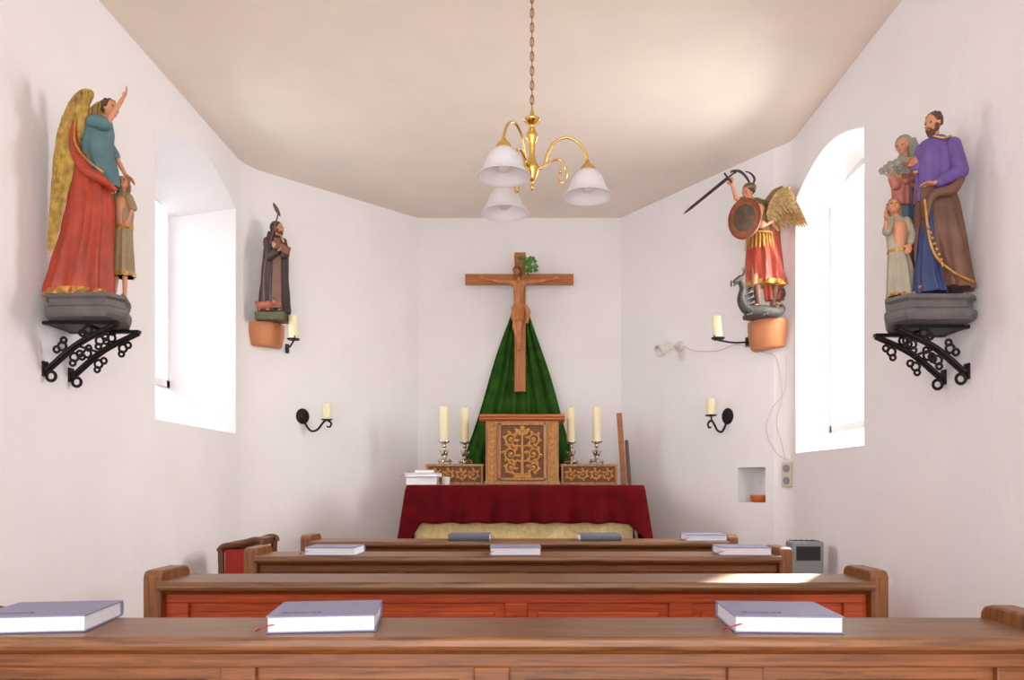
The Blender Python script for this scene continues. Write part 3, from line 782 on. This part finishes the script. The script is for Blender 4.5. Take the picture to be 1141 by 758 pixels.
m=MB(); m.tube([P(299,349,-12),P(300,300,-14),P(311,244,-6),P(311,236,-5),P(307,229,-5)],[.9*s,.9*s,.8*s,.8*s],8); m.leaf(P(306,228,-5),P(314,243,-5),2.2*s,(0,-1,0)); m.obj('staff',m_brownc,fg)
m=MB()
m.cap(P(294,343,-10),4.6*s,P(305,342.5,-11),4.9*s); m.ell(P(311,340,-11.5),(3.9*s,3.2*s,3.4*s)); m.cap(P(314,341,-12),2*s,P(317,342,-12.3),1.6*s)
for u in (293,297,304,308):
    d=-12.5 if u in(293,304) else -9
    kx=1.2 if u<300 else -.6
    m.cap(P(u,344,d),2*s,P(u+kx,346.7,d),1.1*s); m.cap(P(u+kx,346.7,d),1.1*s,P(u,349,d),.9*s)
for d in (-13.6,-9.6): m.leaf(P(309.5,338,d),P(309,333.5,d),1.5*s,(1,0,0))
m.tube([P(290,342,-10),P(288,340,-10),P(288.5,338,-10),P(290,339,-10)],.6*s,6)
m.obj('pig',m_pig,st,remesh=.004,sit=2)
# ---------------------------------------------------------------- ARCHANGEL
org=V(wp(847,357,4.48).x,4.48,ztR+.0005)
st=empty('statue',org,'carved archangel with raised sword and feathered wings over dragon','statue')
P,s=mkP(4.48,org)
m=MB(); R=[]
for z,k in ((0,1),(3,1.02),(6,.9),(9,.6)):
    R.append([V((0+19*k*math.cos(a)*(1+.06*math.sin(3*a)))*s,(11*k*math.sin(a)*(1+.08*math.sin(4*a))-2)*s,z*s) for a in [2*math.pi*i/28 for i in range(28)]])
m.rings(R); m.obj('base',m_drag,st)
arms=[((832,229,-5),(818,224,-8),(813,210,-9),(-.2,-.1,1),(-.5,-.8,0),1.1),((855,230,-3),(862,246,-9),(849,256,-15),(-1,-.3,-.1),(0,1,.3),.8)]
fg=figure(st,P,s,(833,215,-2),6.8,(-.85,-.5,-.25),(847,262,0),arms,[((842,285,-2),(838,318,-10),(843,343,-8),(-.7,-.8,0)),((854,285,2),(864,315,-4),(861,340,0),(.5,-1,0))],m_hair,seed=31,name='archangel_figure',vox=.0035)
m=MB(); robe(m,P,[(222,842,5,5),(226,843,13,9),(240,845,14,10.5),(255,847,12,9.5),(262,847,13,10)],8,.04,32,.5); m.cap(P(832,229,-5),5.5*s,P(824,227,-6),5*s); m.cap(P(855,230,-3),5.5*s,P(860,240,-6),5*s)
m.obj('cuirass',m_armor,fg)
m=MB(); robe(m,P,[(259,847,13,10),(275,849,16,12),(295,851,19,14),(318,853,21,15)],10,.2,33,1.5); m.obj('red_tunic',m_redc,fg)
m=MB(); robe(m,P,[(228,856,9,4,3),(260,860,11,5,3),(300,862,12,6,2),(335,862,10,5,1)],6,.2,34,2); m.obj('red_cloak',m_redc,fg)
m=MB()
for i in range(13):
    a=math.pi+math.pi*(i/12); x=847+14.5*math.cos(a); d=11*math.sin(a); m.leaf(P(x,261,d),P(847+17*math.cos(a),280,13.5*math.sin(a)),1.6*s,(math.cos(a),math.sin(a),0.01))
m.tube([P(847+13.5*math.cos(a),261,10.8*math.sin(a)) for a in [2*math.pi*i/16 for i in range(16)]],1.4*s,6,closed=True,sm=2)
m.obj('gold_skirt_strips',m_gold,fg)
m=MB(); robe(m,P,[(314,853,21.3,15.5),(319,853,22,16)],10,.2,33,1.5,rows=3)
m.obj('hem_trim',m_gold,fg)
for a,b in (((840,322,-10),(843,345,-8)),((863,322,-3),(861,342,0))):
    m=MB(); m.cap(P(*a),4.1*s,P(*b),3.2*s); m.obj('boot',m_brownc,fg)
m=MB(); c=P(834,213,-1); m.ell(c+V(.1*7*s,0,.45*7*s),(7.4*s,7.6*s,5.5*s)); m.obj('helmet',m_armor,fg)
m=MB(); m.tube([P(838,210,0),P(832,199,-1),P(824,192,-2),P(815,192,-3),P(813,194,-3)],[.9*s,1.4*s,1.6*s,1.2*s,.5*s],8); m.tube([P(838,208,1),P(841,199,1),P(836,193,0),P(830,191,0)],[.9*s,1.4*s,1*s,.5*s],8); m.obj('helmet_plume',m_black,fg)
m=MB()
a=P(808,203,-12);b=P(759,243,-13); d=(b-a).normalized(); n=V(0,-1,0); sd=d.cross(n)
R=[]
for t,k in ((0,1.9),(.85,1.6),(.95,1.2),(1,.15)):
    p=a.lerp(b,t); R.append([p+sd*k*s,p+n*.6*s,p-sd*k*s,p-n*.6*s])
m.rings(R); m.cap(a-sd*6*s,1.1*s,a+sd*6*s,1.1*s,8); m.cap(a,1.1*s,a-d*9*s,1.1*s,8); m.ell(a-d*10*s,1.8*s)
m.obj('sword',m_blade,fg)
m=MB(); cs=P(825,250,-17); ax=V(-.45,-.88,.12).normalized(); sx=ax.cross(Z).normalized(); uy=sx.cross(ax)
def disc(m,prof):
    R=[[cs+ax*h*s+(sx*math.cos(t)*.95+uy*math.sin(t)*1.25)*r*s for t in [2*math.pi*i/36 for i in range(36)]] for r,h in prof]; m.rings(R)
disc(m,[(18,0),(19,.6),(18.5,2),(16.5,2.4),(16,1.6),(10,3.4),(5,4.4),(1,4.8)]); sh=m.obj('shield',m_shield,fg)
m=MB(); disc(m,[(12.5,1.6),(12.5,3.4),(10,4.2),(5,5.2),(1,5.6)])
m.obj('shield_boss',m_shieldc,sh)
m=MB()
for k in range(4):
    t=k*math.pi/2; q=sx*math.cos(t)*.95+uy*math.sin(t)*1.2; p=cs+ax*5.2*s+q*6*s; m.leaf(p-q*5*s,p+q*5*s-ax*1*s,2.2*s,ax)
R=[cs+ax*2.4*s+(sx*math.cos(t)*.95+uy*math.sin(t)*1.25)*18*s for t in [2*math.pi*i/30 for i in range(30)]]
m.tube(R,.6*s,6,closed=True,sm=0); m.obj('shield_ornament',m_bookc,sh)
W=lambda u,v,Y: wp(u,v,Y)-org
m=MB()
wing2(m,[W(855,240,4.44),W(860,224,4.41),W(869,213,4.36),W(880,209,4.29)],[W(868,258,4.42),W(882,252,4.33),W(894,255,4.21),W(903,252,4.12)],2.3*s,(-.3,-.9,.1),n=10,rows=1,ridge=2.4*s)
wg=m.obj('wing',m_wingb,fg)
m=MB()
wing2(m,[W(855,240,4.43),W(860,224,4.40),W(869,213,4.35),W(880,209,4.28)],[W(868,258,4.41),W(882,252,4.32),W(894,255,4.20),W(903,252,4.11)],2.6*s,(-.3,-.9,.1),n=9,rows=2,ridge=2.2*s,ks=(.58,.32))
m.obj('covert_feathers',m_wingc,wg)
m=MB()
wing2(m,[W(852,226,4.47),W(862,214,4.42),W(872,208,4.37)],[W(866,240,4.44),W(882,228,4.35),W(890,222,4.29)],2.8*s,(-.3,-.9,.1),n=8,rows=2,ridge=2.4*s)
m.obj('wing',m_wingb,fg)
m=MB()
m.tube([P(866,338,-6),P(869,346,-8),P(861,351,-12),P(845,350,-15),P(829,349,-15),P(822,338,-14),P(824,325,-13),P(821,316,-13)],[1*s,3.5*s,6*s,6.4*s,6*s,4.6*s,3.6*s,3.2*s],12)
m.tube([P(866,338,-6),P(872,330,-6),P(870,322,-6),P(866,326,-6)],[1.6*s,1.4*s,1*s,.6*s],8)
m.cap(P(821,314,-13),3.8*s,P(814,318,-15),1.9*s); m.cap(P(820,317,-13),2.2*s,P(814,322,-15),1.2*s)
for q in (-1.5,1.5): m.tube([P(823,312,-13+q),P(826,306,-13+q*1.5),P(824,302,-13+q*2)],[1.3*s,.9*s,.3*s],6)
for k in range(4): m.leaf(P(826,330+k*5,-9),P(836+k*2,322+k*6,-6),2.4*s,(0,-1,0))
for u in (834,852):
    m.cap(P(u,351,-16),2.6*s,P(u-4,354,-19),1.8*s)
    for k in (-1,0,1): m.cap(P(u-4,354,-19),1*s,P(u-8,355.5+k*.3,-20+k*1.5),.5*s,6)
m.ell(P(811,320,-14),(1*s,1*s,4*s))
m.obj('dragon',m_drag,st)
# ---------------------------------------------------------------- CRUCIFIX
Yc=5.60
org=V(wp(579.5,437,Yc).x,Yc,wp(0,437,Yc).z)
cx=empty('crucifix',org,'wooden crucifix with carved pale wood corpus on the end wall','crucifix')
s=Yc/F
m=MB(); m.box(-6.2*s,6.2*s,-.018,.018,0,155*s); m.obj('upright_beam',m_crossv,cx,bevel=.004,smooth=False)
m=MB(); m.box(-61*s,59.5*s,-.0195,.0195,119.5*s,131*s); m.obj('cross_beam',m_cross,cx,bevel=.004,smooth=False)
m=MB(); m.box(-.025,.025,.0196,.1195,121*s,129*s); m.obj('wall_mount',m_iron,cx,bevel=.003,smooth=False)
def Pc(u,v,d=0): p=wp(u,v,Yc); return V(p.x,Yc+d*s,p.z)-org
m=MB(); f=V(-.35,-1,-.35); r=4.5*s; c=Pc(576,304.5,-8)
head(m,c,r,f)
m.cap(c-Z*r*.8,r*.5,Pc(578,315,-6),r*.55)
m.cap(Pc(571.5,317.5,-6),3.4*s,Pc(584.5,317.5,-6),3.4*s); m.cap(Pc(578,321,-6),6.3*s,Pc(577.5,328,-6),5.6*s); m.cap(Pc(577.5,328,-6),5.4*s,Pc(577,342,-6),4.4*s); m.cap(Pc(574,345,-6),4*s,Pc(581,345,-6),4*s)
for q,hx in ((-1,539),(1,619)):
    m.cap(Pc(578+q*7,316.5,-6),2.9*s,Pc(578+q*23,315,-6),2.1*s); m.cap(Pc(578+q*23,315,-6),2.2*s,Pc(hx,311.5,-5),1.4*s)
    hand(m,Pc(hx,311.5,-5),(q,0,.15),(0,-1,.2),7*s,.7,q)
for q in (-1,1):
    m.cap(Pc(578+q*3,347,-6),3.7*s,Pc(576+q*2.4,366,-10),2.6*s); m.cap(Pc(576+q*2.4,366,-10),2.6*s,Pc(578.5+q*.9,384,-6),1.5*s); m.cap(Pc(578.5+q*.9,384,-6),1.6*s,Pc(578.5+q*.8,391,-9),1.3*s)
b=m.obj('corpus',m_corpus,cx,remesh=.003,sit=2)
face(c,r,f,b); hair(c,r,f,b,m_corpusd,long=.4,curl=False,beard=True,seed=41)
m=MB()
robe(m,Pc,[(339,577.5,5,4.8,-6),(345,577.5,7,6.5,-6),(354,577,7.2,7,-7),(359,577,6.6,6.5,-8)],8,.12,42,1,rows=16); m.tube([Pc(584,342,-8),Pc(588,349,-8),Pc(587,362,-8)],[2*s,3*s,1.5*s],8); m.obj('loincloth',m_corpus,b)
m=MB()
m.tube([c+V(r*1.02*math.cos(t),r*1.02*math.sin(t)-.1*r,r*.55+.15*r*math.sin(3*t)) for t in [2*math.pi*i/16 for i in range(16)]],r*.14,6,closed=True,sm=2); m.obj('crown_of_thorns',m_corpusd,b)
m=MB(); R=[]
for i in range(9):
    t=i/8; x=-6.5+13*t; R.append([V(x*s,-.024-.004*math.sin(t*6.28),144*s),V(x*s,-.020-.004*math.sin(t*6.28),144*s),V(x*s,-.020-.004*math.sin(t*6.28),151.5*s),V(x*s,-.024-.004*math.sin(t*6.28),151.5*s)])
m.rings(R); pl=m.obj('title_plate',m_tab,cx,smooth=False)
text('title_lettering','INRI',.036,m_wick,pl,(0,-.0295,147.6*s),(math.pi/2,0,0))
m=MB(); random.seed(12)
for k in range(46):
    a=random.uniform(0,6.28)
    b0=V(random.uniform(-4,9)*s,random.uniform(-.012,0),random.uniform(-7,9)*s)
    m.leaf(b0,b0+V(math.cos(a)*4.5*s,-.012,math.sin(a)*4.5*s),1.5*s,(0.3*math.cos(a),-1,.3*math.sin(a)),.0006,.004)
m.tube([(0,0,-8*s),(1*s,0,0),(3*s,0,8*s)],.003,6)
o=m.obj('leafy_sprig',m_leaf); o.location=org+V(8*s,-.034,138*s); tag(o,'small green leafy sprig tucked behind the crucifix','plant')
# ---------------------------------------------------------------- CHANDELIER
cxx,cyy=.025,2.41
def zz(v): return CH+(CY-v)*cyy/F
zo=zz(205)
ch=empty('chandelier',(cxx,cyy,zo),'polished brass chandelier with three arms and white bell glass shades','chandelier')
def zl(v): return zz(v)-zo
m=MB(); m.lathe([(.003,zl(212)),(.007,zl(209)),(.004,zl(204)),(.012,zl(200)),(.02,zl(192)),(.022,zl(186)),(.014,zl(180)),(.009,zl(172)),(.012,zl(160)),(.019,zl(152)),(.012,zl(146)),(.008,zl(141)),(.024,zl(136)),(.026,zl(133)),(.010,zl(130)),(.006,zl(124)),(.003,zl(123))],sm=4); m.obj('stem',m_brass,ch)
m=MB(); z=zl(124); top_=HZ-zo-.03; k=0
m.tube([(0,0,z),(0,0,top_)],.0016,6)
while z<top_:
    L=.026; pts=[]
    for i in range(10):
        a=2*math.pi*i/10; x=.0055*math.cos(a); h=L*.60*math.sin(a)
        pts.append(V(x,0,z+L*.5+h) if k%2 else V(0,x,z+L*.5+h))
    m.tube(pts,.0017,6,closed=True,sm=2); z+=L*.88;k+=1
m.obj('chain',m_chain,ch)
m=MB(); m.lathe([(.05,top_+.028),(.05,top_+.02),(.03,top_+.004),(.008,top_-.006),(.003,top_-.008)],sm=2); m.obj('ceiling_rose',m_brass,ch)
RA=.176
ma=MB(); ma.tube([(.012,0,zl(188)),(.035,0,zl(186)),(.048,0,zl(172)),(.07,0,zl(159)),(.11,0,zl(153)),(.15,0,zl(160)),(RA-.003,0,zl(174)),(RA,0,zl(184))],.0042,10)
ma.tube([(.03,0,zl(187)),(.055,0,zl(180)),(.088,0,zl(178)),(.108,0,zl(188)),(.104,0,zl(201)),(.088,0,zl(203)),(.083,0,zl(195)),(.09,0,zl(191))],[.0034,.0034,.0024],8)
ma.ell((.09,0,zl(191)),.0055)
arm=ma.obj('arm',m_brass,ch)
mc=MB().lathe([(.005,zl(178)),(.009,zl(181)),(.018,zl(184)),(.024,zl(188)),(.025,zl(191)),(.021,zl(191))],(RA,0,0),24,sm=2).obj('shade_holder',m_brass,arm)
ms=MB().lathe([(.019,zl(188)),(.026,zl(190)),(.040,zl(194)),(.052,zl(201)),(.060,zl(209)),(.070,zl(215)),(.080,zl(218)),(.079,zl(219)),(.069,zl(216.5)),(.058,zl(210)),(.050,zl(202)),(.038,zl(195.5)),(.024,zl(192)),(.019,zl(191))],(RA,0,0),40,cap=False,sm=3).obj('shade',m_shade,arm)
mbul=MB(); mbul.lathe([(.006,zl(190)),(.012,zl(193)),(.013,zl(198)),(.02,zl(204)),(.021,zl(209)),(.014,zl(213)),(.002,zl(214.5))],(RA,0,0),20,sm=3); bulb=mbul.obj('light_bulb',m_white,arm)
arm.rotation_euler=(0,0,math.radians(1))
for k in (1,2):
    a2=arm.copy(); C.objects.link(a2); a2.parent=ch; a2.rotation_euler=(0,0,math.radians(1+120*k))
    for c_ in (mc,ms,bulb):
        q=c_.copy(); C.objects.link(q); q.parent=a2
# ---------------------------------------------------------------- sconces & candle arms
def tapercandle(m,p,r,h): m.lathe([(r,0),(r,h*.96),(r*.9,h),(.001,h*.985)],p,20)
def sconce(wallp,n,px,py,cu,cv0,cv1,label):
    Y=wallp.y; s=Y/F; e=empty('candle_sconce',(wallp.x,wallp.y,CH+(CY-py)*s),label,'sconce','wall candle sconces')
    m=MB(); R=[]
    ta=V(-n.y,n.x,0)
    for h,k in ((0.001,1),(.004,1),(.008,.8),(.012,.3)):
        R.append([n*h+ta*.050*k*math.cos(t)*.95+Z*.052*k*math.sin(t) for t in [2*math.pi*i/24 for i in range(24)]])
    m.rings(R); m.obj('wall_plate',m_iron,e)
    sg=1 if cu>px else -1; D=abs(cu-px)*s; zc=(py-cv1)*s
    dx=V(sg,-.25,0)
    Pt=lambda t,z: dx*D*t+Z*z
    m=MB(); m.tube([n*.006,Pt(.12,-.05),Pt(.35,-.098),Pt(.62,-.09),Pt(.85,-.045),Pt(1.0,-.03),Pt(1.18,-.05),Pt(1.12,-.075),Pt(1.0,-.07)],[.007,.007,.007,.005],8)
    c=Pt(1.0,zc); m.tube([Pt(.95,-.035),c],.005,8)
    m.lathe([(.006,-.006),(.034,0),(.038,.006),(.035,.007),(.02,.004),(.003,.004)],c,24)
    m.obj('iron_arm',m_iron,e)
    m=MB(); tapercandle(m,c+Z*.004,.026,(cv1-cv0)*s); m.cap(c+Z*((cv1-cv0)*s),.0015,c+Z*((cv1-cv0)*s+.012),.001,6); m.obj('candle',m_wax,e)
wl=hit(337,AL,BL); sconce(wl,nL,337,464,366,452,469,'black iron wall sconce with short cream candle')
wr=hit(811,AR,BR); sconce(wr,nR,811,464,791,446,464,'black iron wall sconce with short cream candle')
def candlearm(wallp,n,cup,h,rc,label,lean=0):
    e=empty('candle_holder',wallp,label,'candle holder','iron candle arms')
    w=Vector(wallp); r_=n*.006; c=Vector(cup)-w
    m=MB(); m.box(-.012,.012,-.004,.004,-.03,.03,Matrix.Translation(r_)@Matrix.Rotation(math.atan2(n.y,n.x)+math.pi/2,4,'Z'))
    m.tube([r_,(r_+c)/2+V(0,0,-.012),c+V(0,0,-.006),],.006,8)
    dd=(c-r_).normalized(); m.tube([c,c+dd*.03+V(0,0,-.008),c+dd*.04+V(0,0,.014),c+dd*.028+V(0,0,.018)],[.005,.003],8)
    m.lathe([(.006,-.004),(.036,0),(.040,.008),(.037,.009),(.02,.004),(.003,.004)],c,24); m.obj('iron_arm',m_iron,e)
    m=MB(); tapercandle(m,(0,0,0),rc,h); m.cap(V(0,0,h*.97),.0015,V(0,0,h+.012),.001,6); o=m.obj('candle',m_wax,e); o.location=c+V(0,0,.005); o.rotation_euler=(0,lean,0)
wq=AL+dl*.275; wq.z=CH+(CY-386)/F*4.9
candlearm(wq,nL,V(wp(327,0,4.80).x,4.80,CH+(CY-379)/F*4.80),.145,.030,'iron arm holding a white altar candle beside the monk console')
wq=AR+dr*.335; wq.z=CH+(CY-378)/F*4.6
candlearm(wq,nR,V(wp(800,0,4.52).x,4.52,CH+(CY-378)/F*4.52),.13,.028,'iron arm holding a white candle beside the archangel console',-.08)
# ---------------------------------------------------------------- spot, cables, socket, niche item
Wr=lambda u,v,off=.006:(lambda h:V(h.x,h.y,CH+(CY-v)*h.y/F)+nR*off)(hit(u,AR,BR))
w0=Wr(758,386,.0)
e=empty('spotlight',w0,'white wall spotlight with tilting cylindrical head and cable','spotlight')
m=MB(); R=[]
ta=V(-nR.y,nR.x,0)
for h,k in ((.001,1),(.018,.95),(.024,.5)): R.append([nR*h+ta*.036*k*math.cos(t)+Z*.036*k*math.sin(t) for t in [2*math.pi*i/24 for i in range(24)]])
m.rings(R); m.obj('mount',m_white,e)
hd=V(-1,-.35,-.45).normalized(); m=MB(); m.tube([nR*.02,nR*.05+V(-.02,0,0)],.007,8,sm=2)
a=nR*.055+V(-.015,0,0)
pa=hd.orthogonal().normalized(); pb=hd.cross(pa)
R=[]
for h,r in ((0,.012),(.006,.026),(.05,.028),(.10,.040),(.115,.043),(.115,.037),(.09,.025)): R.append([a+hd*h+(pa*math.cos(t)+pb*math.sin(t))*r for t in [2*math.pi*i/24 for i in range(24)]])
m.rings(R); m.obj('lamp_head',m_white,e)
cab=MB()
cab.tube([Wr(762,386),Wr(775,391),Wr(800,391),Wr(822,384),Wr(850,392,.02),Wr(866,400),Wr(872,440),Wr(866,470),Wr(872,495),Wr(876,513)],.0024,6,sm=8)
tag(cab.obj('power_cable',m_sock),'thin white power cable running down to the wall socket','cable')
cab=MB(); cab.tube([Wr(876,395),Wr(877,420),Wr(874,440,.01),Wr(862,455,.014),Wr(855,480),Wr(866,505),Wr(880,513)],.002,6,sm=8)
tag(cab.obj('power_cable',m_sock),'thin white cable hanging from the statue to the wall socket','cable')
w0=Wr(878,529,.0)
e=empty('wall_socket',w0,'ivory double wall socket fixed vertically on the plaster','socket')
mt3=Matrix.Rotation(math.atan2(nR.y,nR.x)+math.pi/2,4,'Z')
MB().box(-.033,.033,-.014,-.0005,-.072,.072,mt3).obj('socket_plate',m_sock,e,bevel=.004,smooth=False)
for zc in (-.035,.035):
    m=MB()
    R=[[mt3@V(.022*k*math.cos(t),y,zc+.022*k*math.sin(t)) for t in [2*math.pi*i/20 for i in range(20)]] for y,k in ((-.014,1.08),(-.017,1.05),(-.017,.95),(-.0145,.9))]
    m.rings(R)
    for q in (-.009,.009): m.cap(mt3@V(q,-.0145,zc),.003,mt3@V(q,-.0155,zc),.003,6)
    m.obj('socket_insert',m_plas,e)
mid,z0=NICHE; pn=mid-nR*.05-dr*.022
o=MB().lathe([(.002,.002),(.038,0),(.05,.01),(.058,.04),(.054,.041),(.046,.014),(.002,.008)],seg=28,sm=2).obj('wooden_bowl',m_orange); o.location=(pn.x,pn.y,z0+.0005); tag(o,'small orange-brown wooden bowl in the wall niche','bowl')
# ---------------------------------------------------------------- prie-dieu (padded kneeler)
e=empty('prayer_kneeler',(-1.465,4.06,0),'dark wooden prayer kneeler with red padded armrest by the wall','kneeler')
for y in (-.12,.12):
    m=MB()
    m.tube([(-.10,y,0),(-.095,y,.45),(-.100,y,.84)],[.018,.016,.018],8); m.tube([(.10,y,0),(.09,y,.45),(.095,y,.87)],[.018,.016,.018],8)
    m.tube([(-.112,y,.835),(-.085,y,.860),(0,y,.873),(.07,y,.893),(.105,y,.888),(.108,y,.870)],.016,8)
    m.tube([(-.1,y,.60),(.1,y,.60)],.012,8,sm=2); m.box(-.1,.1,y-.008,y+.008,.20,.26)
    m.obj('side_frame',m_chair,e)
m=MB(); m.rings([[V(x,-.11,z-.04),V(x,.11,z-.04),V(x,.11,z),V(x,-.11,z)] for x,z in ((-.10,.862),(-.06,.882),(.05,.900),(.10,.898))]); m.obj('arm_cushion',m_chair,e,bevel=.01)
for ya in (-.124,.112):
    m=MB(); m.box(-.08,.08,ya,ya+.012,.62,.845); m.obj('side_padding',m_redup,e,bevel=.004)
m=MB(); m.box(-.1,.1,-.11,.11,.19,.26); m.obj('kneeling_cushion',m_redup,e,bevel=.015)
# ---------------------------------------------------------------- heater
e=empty('electric_heater',(1.415,3.86,0),'grey metal electric heater with slotted top by the wall','heater')
MB().box(-.075,.085,-.05,.06,.06,.895).obj('heater_body',m_plas,e,bevel=.012,smooth=False)
m=MB()
for k in range(5): m.box(-.06+k*.028,-.048+k*.028,-.035,.045,.893,.8975)
m.box(-.055,.065,-.053,-.049,.80,.87); m.obj('vent_slots',m_dark,e,smooth=False)
for x in (-.05,.06):
    MB().box(x-.015,x+.015,-.06,.08,0,.062).obj('foot',m_dark,e,bevel=.003,smooth=False)
# ---------------------------------------------------------------- lights
def area(name,loc,target,sx,sy,pw,col):
    l=bpy.data.lights.new(name,'AREA'); l.shape='RECTANGLE'; l.size=sx;l.size_y=sy;l.energy=pw;l.color=col
    o=bpy.data.objects.new(name,l); C.objects.link(o); o.location=loc
    o.rotation_euler=(Vector(target)-Vector(loc)).to_track_quat('-Z','Y').to_euler(); return o
area('window_daylight',(-2.65,4.12,2.75),(0,3.8,1.5),1.1,1.6,72,(.93,.96,1))
area('window_daylight',(2.35,3.95,2.6),(0,3.7,1.5),1.0,1.7,118,(1,.98,.95))
area('rear_fill',(0,-1.3,1.3),(0,4,2.5),3.0,2.2,76,(1,.98,.96))  # added fill lamp behind the camera, at the open rear end
sl=bpy.data.lights.new('sun','SUN'); sl.energy=22; sl.angle=.03; sl.color=(1,.95,.85)
so=bpy.data.objects.new('sun',sl); C.objects.link(so); so.location=(4,8,6)
so.rotation_euler=V(-1,-1.65,-1.5).to_track_quat('-Z','Y').to_euler()
w=bpy.data.worlds.new('world'); S.world=w; w.use_nodes=True
bg=w.node_tree.nodes['Background']; bg.inputs[0].default_value=(.91,.94,1,1); bg.inputs[1].default_value=1.4
# ---------------------------------------------------------------- camera
cd=bpy.data.cameras.new('camera'); co=bpy.data.objects.new('camera',cd); C.objects.link(co)
co.location=(0,0,CH); co.rotation_euler=(math.pi/2,0,0)
cd.sensor_width=36; cd.lens=F/1141*36; cd.shift_x=-(CX-570.5)/1141; cd.shift_y=(CY-379)/1141; cd.clip_start=.05
S.camera=co
try:
    S.view_settings.view_transform='Standard'
except Exception: pass
